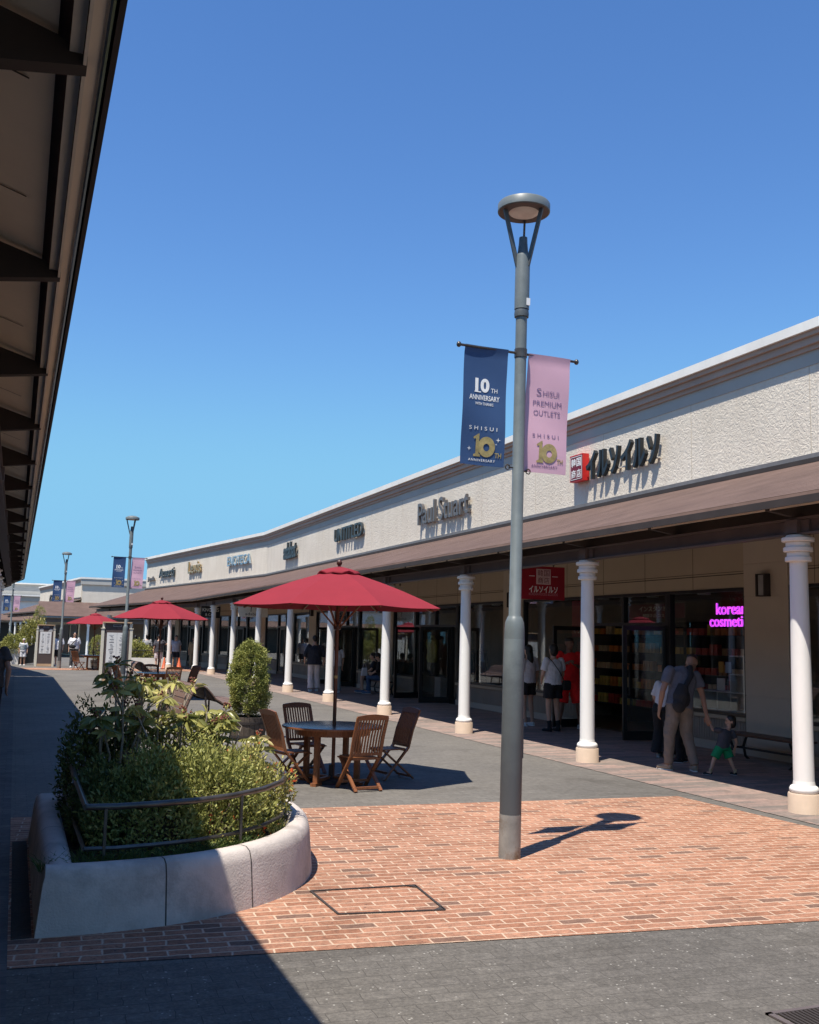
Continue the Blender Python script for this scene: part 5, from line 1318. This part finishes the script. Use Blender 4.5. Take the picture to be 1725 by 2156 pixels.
def person(label,loc,rz,h,J=None,top=None,bottom=None,skin=None,hair='short',haircol=None,shoe=None,vox=.011,cat='person',head_dir=(0,0,0),lean=(0,0),group=None,curl=.4,bulk=1.0,child=False):
    """J: joint overrides in the 1.7 m body; lean: forward and sideways bend of the upper body in degrees"""
    k=h/1.7; skin=skin or M_skin
    B=dict(pelvis=(0,0,.93),waist=(0,0,1.06),chest=(0,0,1.27),neck=(0,-.01,1.43),headc=(0,.012,1.585),
      shL=(-.175,-.01,1.375),shR=(.175,-.01,1.375),elL=(-.235,-.03,1.10),elR=(.235,-.03,1.10),wrL=(-.245,.04,.86),wrR=(.245,.04,.86),
      hipL=(-.085,0,.90),hipR=(.085,0,.90),knL=(-.10,.02,.49),knR=(.10,.02,.49),anL=(-.105,-.03,.085),anR=(.105,-.03,.085),toeL=(-.12,.13,.03),toeR=(.12,.13,.03))
    hs=1.0
    if child:
        hs=1.38
        B.update(pelvis=(0,0,.80),waist=(0,0,.95),chest=(0,0,1.14),neck=(0,-.01,1.28),headc=(0,.01,1.47),shL=(-.19,-.01,1.22),shR=(.19,-.01,1.22),elL=(-.27,-.02,.98),elR=(.27,-.02,.98),wrL=(-.29,.03,.76),wrR=(.29,.03,.76),hipL=(-.10,0,.77),hipR=(.10,0,.77),knL=(-.13,.02,.44),knR=(.13,.02,.44))
    J=J or {}
    piv=Vector(B['pelvis']) ; Rm=Matrix.Rotation(-math.radians(lean[0]),3,'X')@Matrix.Rotation(math.radians(lean[1]),3,'Y')
    if 'pelvis' in J: piv=Vector(J['pelvis'])
    for n_ in B:
        v=Vector(B[n_])
        if n_ in ('waist','chest','neck','headc','shL','shR','elL','elR','wrL','wrR'):
            v=Vector(B['pelvis'])+Rm@(v-Vector(B['pelvis'])); v+=piv-Vector(B['pelvis'])
        elif n_ in('hipL','hipR'): v+=piv-Vector(B['pelvis'])
        B[n_]=v
    for n_,v in J.items(): B[n_]=Vector(v)
    B={a:Vector(b)*k for a,b in B.items()}
    t=thing('person',label,cat,loc,rz,group)
    up=(B['neck']-B['pelvis']).normalized(); lat=(B['shR']-B['shL']).normalized()
    mb=MB()
    etube(mb,[B['pelvis']-up*.06*k,B['pelvis'],B['waist'],B['chest'],B['chest'].lerp(B['neck'],.65),B['neck']],[(.11*k*bulk,.09*k*bulk),(.155*k*bulk,.11*k*bulk),(.135*k*bulk,.10*k*bulk),(.155*k*bulk,.11*k*bulk),(.13*k,.085*k),(.06*k,.06*k)],18,lat)
    fw=Vector((0,1,0)); hd=Matrix.Rotation(math.radians(head_dir[2]),3,'Z')@Matrix.Rotation(-math.radians(head_dir[0]),3,'X')
    hf=hd@Vector((0,1,0)); hu=hd@Vector((0,0,1)); hr=hf.cross(hu)
    H=B['headc']; q=k*hs
    mb.tube([B['neck']-up*.03*k,H-hu*.05*q],[.058*k,.05*k],12)
    def hl(x,y,z): return H+hr*x*q+hf*y*q+hu*z*q
    Th=Matrix(((hr.x,hf.x,hu.x,H.x),(hr.y,hf.y,hu.y,H.y),(hr.z,hf.z,hu.z,H.z),(0,0,0,1)))
    hb=MB(Th); hb.ball((0,-.008*q,.018*q),(.074*q,.092*q,.094*q),20,14); hb.ball((0,.022*q,-.045*q),(.055*q,.062*q,.066*q),16,10)
    hb.ball((0,.088*q,-.012*q),(.013*q,.020*q,.020*q),8,6); hb.tube([(0,.078*q,.025*q),(0,.100*q,-.018*q)],[.008*q,.013*q],8)
    for s in (-1,1): hb.ball((s*.074*q,-.005*q,-.01*q),(.010*q,.020*q,.030*q),8,6)
    hb.ball((0,.077*q,-.055*q),(.024*q,.010*q,.007*q),8,6)
    mb.add(hb.v,hb.f)
    for s in 'LR':
        limb(mb,B['sh'+s],B['el'+s],.050*k*bulk,.037*k,12,.05); limb(mb,B['el'+s],B['wr'+s],.037*k,.025*k,12,.08)
        limb(mb,B['hip'+s],B['kn'+s],.080*k*bulk,.052*k,14,.03); limb(mb,B['kn'+s],B['an'+s],.050*k,.034*k,14,.12)
        fd=(B['toe'+s]-B['an'+s]); etube(mb,[B['an'+s]+Vector((0,-.03,-.02))*k,B['an'+s]+fd*.5,B['toe'+s]],[(.034*k,.035*k),(.038*k,.03*k),(.03*k,.018*k)],10,Vector((1,0,0)))
        sd=1 if s=='L' else -1
        hand(mb,B['wr'+s],B['wr'+s]-B['el'+s],Vector((sd*.3,1,0)) if abs((B['wr'+s]-B['el'+s]).normalized().y)<.8 else Vector((sd,0,.2)),k*(1.15 if child else 1.0),curl)
    o=obj('body',mb,skin,t); rm=o.modifiers.new('remesh','REMESH'); rm.mode='VOXEL'; rm.voxel_size=vox*.72*k; rm.use_smooth_shade=True
    s_=o.modifiers.new('smooth','SMOOTH'); s_.factor=.45; s_.iterations=2
    # eyes, brows, mouth
    e=MB(Th)
    for s in (-1,1): e.ball((s*.030*q,.080*q,.012*q),(.0125*q,.006*q,.006*q),8,6); e.box(s*.030*q-.016*q,s*.030*q+.016*q,.079*q,.086*q,.030*q,.035*q)
    obj('eyes',e,M_hair,t)
    m_=MB(Th); m_.ball((0,.086*q,-.055*q),(.021*q,.004*q,.005*q),8,6); obj('mouth',m_,mat('lips',(.34,.13,.11),.5),t)
    # hair
    hm=haircol or M_hair
    hb=MB(Th)
    hb.ball((0,-.022*q,.034*q),(.084*q,.096*q,.092*q),22,14)
    if hair=='short': hb.ball((0,-.05*q,-.01*q),(.072*q,.058*q,.065*q),16,10)
    if hair=='bob': hb.ball((0,-.035*q,-.03*q),(.090*q,.075*q,.10*q),18,12)
    if hair=='long': hb.ball((0,-.04*q,-.03*q),(.088*q,.07*q,.11*q),18,12); hb.tube([(0,-.06*q,-.05*q),(0,-.075*q,-.2*q),(0,-.08*q,-.34*q)],[.07*q,.075*q,.04*q],14)
    if hair=='tail': hb.ball((0,-.05*q,-.01*q),(.074*q,.058*q,.07*q),16,10); hb.tube([(0,-.10*q,.03*q),(0,-.15*q,-.03*q),(0,-.14*q,-.16*q)],[.025*q,.035*q,.015*q],10)
    if hair=='buzz': hb.v=[];hb.f=[]; hb.ball((0,-.012*q,.050*q),(.076*q,.090*q,.066*q),22,14)
    ho=obj('hair',hb,hm,t); rm=ho.modifiers.new('remesh','REMESH'); rm.mode='VOXEL'; rm.voxel_size=.008*k; rm.use_smooth_shade=True
    if hair!='buzz':
        cut=None
    # clothes
    if top:
        m_,L,bulk2,hem=top['m'],top.get('sleeve',.45),top.get('w',1.0)*bulk,top.get('hem',.0)
        c=MB(); pe=B['pelvis']
        hp=pe-up*(.02+hem)*k
        etube(c,[hp,hp.lerp(B['waist'],.5),B['waist'],B['chest'],B['chest'].lerp(B['neck'],.5),B['chest'].lerp(B['neck'],.88)],[(.185*k*bulk2,.135*k*bulk2),(.180*k*bulk2,.132*k*bulk2),(.172*k*bulk2,.13*k*bulk2),(.187*k*bulk2,.135*k*bulk2),(.168*k,.11*k),(.078*k,.07*k)],20,lat)
        for s in 'LR':
            a,b,w_=B['sh'+s],B['el'+s],B['wr'+s]
            c.ball(a,.068*k,12,8)
            if L<=1: c.tube([a,a.lerp(b,L*.5),a.lerp(b,L)],[.070*k,.068*k*bulk2,.070*k*bulk2],14)
            else: c.tube([a,b,b.lerp(w_,L-1)],[.068*k,.056*k*bulk2,.044*k*bulk2],14)
        cloth_obj('shirt',c,m_,t,vox*k,.026*k)
        if top.get('band'):
            for i_,z_ in enumerate(top['band']):
                b_=MB(); p_=B['pelvis'].lerp(B['neck'],z_); etube(b_,[p_-up*.018*k,p_+up*.018*k],[(.196*k*bulk2,.146*k*bulk2)]*2,20,lat); obj('stripe',b_,fabric('dark stripe',(.05,.14,.15)),t)
    if bottom:
        kind,m_=bottom['k'],bottom['m']; c=MB(); pe=B['pelvis']; w2=bottom.get('w',1.0)*bulk
        etube(c,[pe+up*.10*k,pe+up*.02*k,pe-Vector((0,0,.07*k))],[(.165*k*bulk,.118*k*bulk),(.178*k*bulk,.132*k*bulk),(.165*k*w2,.128*k*w2)],18,lat)
        if kind=='skirt': etube(c,[pe,pe-Vector((0,0,.35*k))],[(.17*k,.13*k),(.25*k*w2,.19*k*w2)],20,lat)
        else:
            for s in 'LR':
                hp,kn,an=B['hip'+s],B['kn'+s],B['an'+s]
                c.ball(hp,.098*k*w2,12,8)
                if kind=='shorts': f_=bottom.get('len',.7); c.tube([hp,hp.lerp(kn,f_*.5),hp.lerp(kn,f_)],[.100*k*w2,.098*k*w2,.100*k*w2],16)
                else: 
                    hh=bottom.get('hemw',.068); c.ball(kn,.072*k*w2,12,8); c.tube([hp,hp.lerp(kn,.5),kn,kn.lerp(an,.5),an+Vector((0,0,.0))],[.098*k*w2,.085*k*w2,.074*k*w2,(.070*k*w2+hh*k)/2,hh*k],16)
        cloth_obj('shorts' if kind=='shorts' else ('skirt' if kind=='skirt' else 'trousers'),c,m_,t,vox*k,.026*k)
    if shoe:
        for s in 'LR':
            an,to=B['an'+s],B['toe'+s]; c=MB(); d=(to-an); d.z=0; d.normalize()
            zg=to.z-.03*k
            hl_=Vector((an.x,an.y,zg))-d*.05*k; tp=Vector((to.x,to.y,zg))+d*.035*k
            etube(c,[hl_+Vector((0,0,.04*k)),hl_.lerp(tp,.2)+Vector((0,0,.05*k)),hl_.lerp(tp,.55)+Vector((0,0,.042*k)),hl_.lerp(tp,.85)+Vector((0,0,.033*k)),tp+Vector((0,0,.028*k))],[(.030*k,.036*k),(.042*k,.048*k),(.046*k,.040*k),(.045*k,.032*k),(.026*k,.02*k)],14,Vector((-d.y,d.x,0)))
            if shoe.get('boot'): c.tube([an+Vector((0,0,-.03*k)),an+Vector((0,0,.06*k)),an.lerp(B['kn'+s],.32)],[.045*k,.044*k,.050*k],14)
            elif shoe.get('sock') is None: c.tube([an+Vector((0,0,-.05*k)),an+Vector((0,0,.0))],[.043*k,.040*k],12)
            so_=cloth_obj('boot' if shoe.get('boot') else 'shoe',c,shoe['m'],t,.008*k,0,2)
            sl=MB(); sl.T=None; etube(sl,[hl_+Vector((0,0,.008*k))-d*.004*k,hl_.lerp(tp,.25)+Vector((0,0,.008*k)),hl_.lerp(tp,.6)+Vector((0,0,.008*k)),tp+Vector((0,0,.009*k))+d*.004*k],[(.026*k,.012*k),(.042*k,.012*k),(.049*k,.012*k),(.024*k,.010*k)],12,Vector((-d.y,d.x,0)))
            obj('sole',sl,shoe.get('sole',M_wht),so_,True)
            if shoe.get('sock'): obj('sock',MB().tube([an+Vector((0,0,-.03*k)),an+Vector((0,0,.08*k))],[.042*k,.043*k],12),shoe['sock'],t,True)
    return t,B,k
F=fabric
grey_tee=F('slate tee',(.135,.135,.165)); taupe=F('taupe trousers',(.21,.165,.135)); whitec=F('white cotton',(.62,.62,.66)); blackc=F('black cloth',(.012,.012,.014)); redc=F('red sports cloth',(.85,.016,.018)); navyc=F('navy cloth',(.018,.022,.035)); greenc=F('green cloth',(.0,.22,.085)); dgrey=F('charcoal cloth',(.055,.055,.068)); jean=F('blue denim',(.05,.09,.17)); creamt=F('cream trousers',(.62,.56,.54)); khaki=F('khaki dress',(.30,.24,.14)); ltgrey=F('light grey cloth',(.30,.30,.32)); 
wshoe=dict(m=F('white shoe',(.62,.62,.62))); bshoe=dict(m=F('black shoe',(.015,.015,.016))); tanshoe=dict(m=F('tan shoe',(.33,.26,.19)),sole=M_paper)
# --- man bending to hold the boy's hand (hands meet at HX)
HX=Vector((8.645,11.15,.655))
mp=Vector((8.255,11.28,0)); hk=1.70/1.7
rel=(HX-mp)
man,B_,k_=person('man in slate blue t-shirt and taupe trousers bending to hold a small boys hand',tuple(mp),0,1.70,
  J=dict(pelvis=(.015,0,.87),knL=(-.115,.05,.47),knR=(.125,.01,.47),anL=(-.13,.06,.085),anR=(.135,-.14,.085),toeL=(-.16,.22,.03),toeR=(.20,.0,.03),
   elR=(.375,.0,.985),wrR=(rel.x-.035,rel.y+.02,rel.z+.075),elL=(-.235,.03,1.03),wrL=(-.235,.10,.80),neck=(.22,.12,1.325),headc=(.365,.20,1.405),chest=(.115,.06,1.19),waist=(.045,.015,1.00),shL=(-.10,.06,1.30),shR=(.32,.05,1.235)),
  top=dict(m=grey_tee,sleeve=.62,w=1.02,hem=.04),bottom=dict(k='trousers',m=taupe,w=1.06,hemw=.058),skin=M_skin2,hair='buzz',shoe=tanshoe,vox=.009,head_dir=(38,0,-55),curl=.5,bulk=1.02)
bg=thing('sling_bag','black sling backpack on the back of the bending man','bag',(8.2,11.12,1.0))
c=MB(); c.tube([(8.17,11.15,.86),(8.19,11.15,.98),(8.24,11.16,1.12)],[.085,.105,.07],12); c.ball((8.15,11.13,.86),(.10,.07,.10),14,10); c.ball((8.24,11.15,.95),(.09,.075,.13),14,10); cloth_obj('pouch',c,F('bag cloth',(.022,.021,.024)),bg,.010,.012); bg.children[0].location=-Vector(bg.location)
obj('strap',MB().tube([(8.16,11.13,.95),(8.27,11.14,1.12),(8.37,11.165,1.24),(8.42,11.25,1.35),(8.44,11.38,1.33)],[.03,.034,.036,.034,.02],8),F('bag cloth',(.022,.021,.024)),bg,True,keep=True)
cp=Vector((8.56,10.80,0)); rel=(HX-cp)
hB=.84; kk=hB/1.7
boy,_,_=person('small boy in charcoal t-shirt and bright green shorts holding the bending mans hand',tuple(cp),0,hB,
  J=dict(pelvis=(.02,0,.72),knL=(-.22,.05,.40),knR=(.20,-.06,.40),anL=(-.33,.06,.085),anR=(.29,-.14,.085),toeL=(-.44,.17,.03),toeR=(.30,.02,.03),neck=(.20,.02,1.17),headc=(.30,.03,1.36),chest=(.12,.01,1.02),waist=(.06,0,.86),shL=(-.06,.0,1.14),shR=(.34,.0,1.08),
    elL=((rel.x/kk)*.35-.06,(rel.y/kk)*.5,1.12),wrL=(rel.x/kk-.02,rel.y/kk-.03,rel.z/kk-.05),elR=(.43,-.04,.84),wrR=(.44,.05,.62)),
  top=dict(m=dgrey,sleeve=.6,w=1.05,hem=.05),bottom=dict(k='shorts',m=greenc,len=.85,w=1.2),hair='bob',shoe=dict(m=F('black shoe',(.015,.015,.016)),sock=F('tan sock',(.45,.34,.2))),child=True,vox=.012,head_dir=(5,0,75))
# --- figures in black behind the man
person('woman in white blouse and wide black trousers half hidden behind the bending man',(8.96,12.6,0),R(-60),1.32,J=dict(elL=(-.24,.08,1.12),wrL=(-.20,.20,.92)),top=dict(m=whitec,sleeve=.95,w=1.05,hem=.02),bottom=dict(k='trousers',m=blackc,w=1.5,hemw=.15),hair='long',shoe=wshoe,vox=.013,lean=(18,0))
person('child in black clothes standing behind the bending mans right arm',(8.86,12.05,0),R(30),1.12,top=dict(m=blackc,sleeve=.7,w=1.1,hem=.08),bottom=dict(k='trousers',m=blackc,w=1.2,hemw=.09),hair='bob',shoe=bshoe,vox=.013,child=True)
# --- man in red
person('man in red t-shirt and red shorts with crossed arms behind a white column',(9.93,17.0,0),R(168),1.74,J=dict(elL=(-.26,.05,1.12),wrL=(-.06,.20,1.18),elR=(.27,.06,1.13),wrR=(.12,.22,1.22),anL=(-.22,-.02,.085),anR=(.20,.02,.085),knL=(-.16,.03,.49),knR=(.15,.04,.49),toeL=(-.27,.13,.03),toeR=(.26,.16,.03)),
  top=dict(m=redc,sleeve=.75,w=1.12,hem=.07),bottom=dict(k='shorts',m=redc,len=1.0,w=1.15),skin=mat('skin_deep',(.20,.105,.07),.55,var=.06),hair='buzz',shoe=wshoe,vox=.012,head_dir=(5,0,30))
# --- two girls
person('girl with short black hair in white t-shirt, black shorts and black boots seen from behind',(9.33,16.55,0),R(8),1.60,J=dict(elR=(.26,.03,1.12),wrR=(.36,.18,1.02),elL=(-.24,.02,1.10),wrL=(-.16,.16,.98)),top=dict(m=whitec,sleeve=.7,w=1.05,hem=.02),bottom=dict(k='shorts',m=blackc,len=.62,w=1.2),hair='bob',shoe=dict(m=blackc,boot=True,sole=M_black),vox=.012)
sb=thing('shoulder_bag','small black shoulder bag with long strap worn by the girl in boots','bag',(9.55,16.5,.85))
obj('pouch',MB().prism([(9.47,.76),(9.63,.76),(9.64,.90),(9.62,.94),(9.48,.94),(9.46,.90)],16.40,16.48,'y'),blackc,sb,keep=True).modifiers.new('bevel','BEVEL').width=.02
obj('strap',MB().tube([(9.49,16.42,.93),(9.38,16.405,1.10),(9.25,16.42,1.27),(9.19,16.50,1.36)],.008,6),blackc,sb,True,keep=True)
person('girl with long black hair in white top and black shorts beyond the girl in boots',(9.42,17.7,0),R(15),1.57,top=dict(m=whitec,sleeve=.8,w=1.02,hem=.02),bottom=dict(k='shorts',m=blackc,len=.6,w=1.1),hair='long',shoe=wshoe,vox=.013)
# --- walking couple
person('man in dark shirt and wide cream trousers walking away down the arcade',(8.42,29.4,0),R(-4),1.66,J=dict(elL=(-.29,.0,1.13),wrL=(-.28,.10,.90),elR=(.29,-.03,1.12),wrR=(.30,.06,.90),anL=(-.10,-.10,.085),toeL=(-.12,.06,.03)),top=dict(m=navyc,sleeve=1.35,w=1.25,hem=.10),bottom=dict(k='trousers',m=creamt,w=1.15,hemw=.105),hair='short',shoe=wshoe,vox=.014)
person('person in white t-shirt and grey trousers half hidden by a column beside dark shirted man',(8.86,28.6,0),R(5),1.50,top=dict(m=whitec,sleeve=.8,w=1.1,hem=.03),bottom=dict(k='trousers',m=F('sea grey trousers',(.22,.27,.27)),w=1.1,hemw=.08),hair='short',shoe=wshoe,vox=.014)
def seat_pose(dx=0): return dict(pelvis=(0,-.05,.50),knL=(-.10,.38,.50),knR=(.10,.36,.50),anL=(-.12,.34,.085),anR=(.10,.42,.085),toeL=(-.13,.50,.03),toeR=(.10,.58,.03),elL=(-.24,.06,.74),elR=(.24,.06,.74),wrL=(-.12,.26,.62),wrR=(.12,.26,.64))
person('seated woman in black top and blue jeans looking down on a bench by the shopfront',(10.1,28.15,0),R(62),1.60,J=seat_pose(),top=dict(m=blackc,sleeve=1.3,w=1.05,hem=.0),bottom=dict(k='trousers',m=jean,w=1.05,hemw=.06),hair='tail',shoe=dict(m=F('blue shoe',(.08,.14,.24))),vox=.014,lean=(12,0),head_dir=(30,0,0))
person('seated person in dark shorts with a white bag beside the woman in jeans',(10.1,28.75,0),R(66),1.60,J=seat_pose(),top=dict(m=navyc,sleeve=.8,w=1.05),bottom=dict(k='shorts',m=blackc,len=.8,w=1.1),hair='short',shoe=dict(m=F('blue shoe',(.08,.14,.24))),vox=.015,lean=(8,0))
wb=thing('tote_bag','small white tote bag on the lap of the seated person in shorts','bag',(9.75,28.7,.5)); obj('pouch',MB().prism([(9.66,.50),(9.86,.50),(9.84,.74),(9.69,.74)],28.62,28.70,'y'),whitec,wb,keep=True).modifiers.new('bevel','BEVEL').width=.015
obj('handle',MB().tube([(9.71,28.66,.73),(9.73,28.66,.84),(9.80,28.66,.84),(9.82,28.66,.73)],.006,5),whitec,wb,keep=True)
def P_(label,x,y,rz,h,**kw):
    kw.setdefault('vox',.018); return person(label,(x,y,gz(y)),R(rz),h,**kw)
P_('far woman in khaki dress and white face mask walking toward the camera under the arcade',8.15,49.8,175,1.55,top=dict(m=khaki,sleeve=1.5,w=1.2,hem=.1),bottom=dict(k='trousers',m=khaki,w=1.3,hemw=.12),hair='short',shoe=wshoe)
P_('far man in white t-shirt and black shorts facing the camera beside an orange cone',7.35,50.2,182,1.62,top=dict(m=F('pale blue tee',(.45,.50,.58)),sleeve=.7,w=1.15,hem=.05),bottom=dict(k='shorts',m=navyc,len=.8,w=1.15),hair='buzz',shoe=wshoe)
P_('far man in charcoal t-shirt and pale checked shorts with one arm raised toward his friend',6.38,49.0,10,1.62,J=dict(elR=(.36,.05,1.22),wrR=(.55,.14,1.28)),top=dict(m=dgrey,sleeve=.8,w=1.25,hem=.08),bottom=dict(k='shorts',m=F('checked shorts',(.52,.45,.45),.3),len=.95,w=1.15),hair='short',shoe=wshoe)
P_('far person in grey shirt seen from behind between parasol pole and column',6.3,53.0,5,1.66,top=dict(m=ltgrey,sleeve=1.2,w=1.15,hem=.05),bottom=dict(k='trousers',m=jean,w=1.05,hemw=.08),hair='bob')
P_('far person in dark grey top furthest left of the group under the arcade',5.85,54.2,-5,1.60,top=dict(m=F('mid grey cloth',(.16,.15,.15)),sleeve=1.0,w=1.1),bottom=dict(k='trousers',m=blackc,w=1.05,hemw=.08),hair='bob')
P_('far seated person in pale clothes deep in the arcade between two white columns',9.0,42.0,70,1.55,J=seat_pose(),top=dict(m=ltgrey,sleeve=1.2,w=1.1),bottom=dict(k='trousers',m=F('slate trousers',(.16,.18,.22)),w=1.1,hemw=.07),hair='short',lean=(15,0))
P_('far man in white shirt with black crossbody bag walking toward the camera',2.65,50.6,178,1.66,J=dict(anL=(-.11,.10,.085),toeL=(-.13,.26,.03)),top=dict(m=whitec,sleeve=.95,w=1.3,hem=.02),bottom=dict(k='trousers',m=F('dark checked trousers',(.07,.07,.075),.4),w=1.15,hemw=.09),hair='short',shoe=wshoe)
cb_=thing('crossbody_bag','black crossbody bag on the far man in the white shirt','bag',(2.6,50.4,.8)); obj('pouch',MB().ball((2.55,50.36,gz(50)+.98),(.17,.07,.09),12,8),blackc,cb_,True,keep=True)
obj('strap',MB().tube([(2.45,50.38,gz(50)+1.0),(2.66,50.40,gz(50)+1.25),(2.78,50.5,gz(50)+1.38)],.02,6),blackc,cb_,keep=True)
P_('far person in plain white t-shirt behind the slim lamp post',2.0,52.2,20,1.60,top=dict(m=whitec,sleeve=.9,w=1.25,hem=.05),bottom=dict(k='shorts',m=blackc,len=.9,w=1.1),hair='short',shoe=wshoe)
P_('far person in dark blue t-shirt with white face mask between conifer and notice board',4.3,55.5,185,1.60,top=dict(m=F('dark blue tee',(.035,.05,.09)),sleeve=.8,w=1.15,hem=.08),bottom=dict(k='shorts',m=navyc,len=.9,w=1.1),hair='short')
P_('far child in white hat and striped shirt by the dark ramp panel',.42,53.5,175,1.32,top=dict(m=whitec,sleeve=.9,w=1.1,hem=.04,band=[.25,.5,.75]),bottom=dict(k='shorts',m=whitec,len=.9,w=1.1),hair='short',haircol=whitec,shoe=wshoe)
person('person in dark top and black trousers standing at the left edge in the shade',(-.30,15.2,0),R(5),1.66,J=dict(elR=(.25,-.08,1.12),wrR=(.24,-.02,.88)),top=dict(m=F('dark brown top',(.045,.036,.034)),sleeve=.6,w=1.15,hem=.05),bottom=dict(k='trousers',m=blackc,w=1.1,hemw=.08),skin=M_skin2,hair='bob',shoe=bshoe,vox=.012)
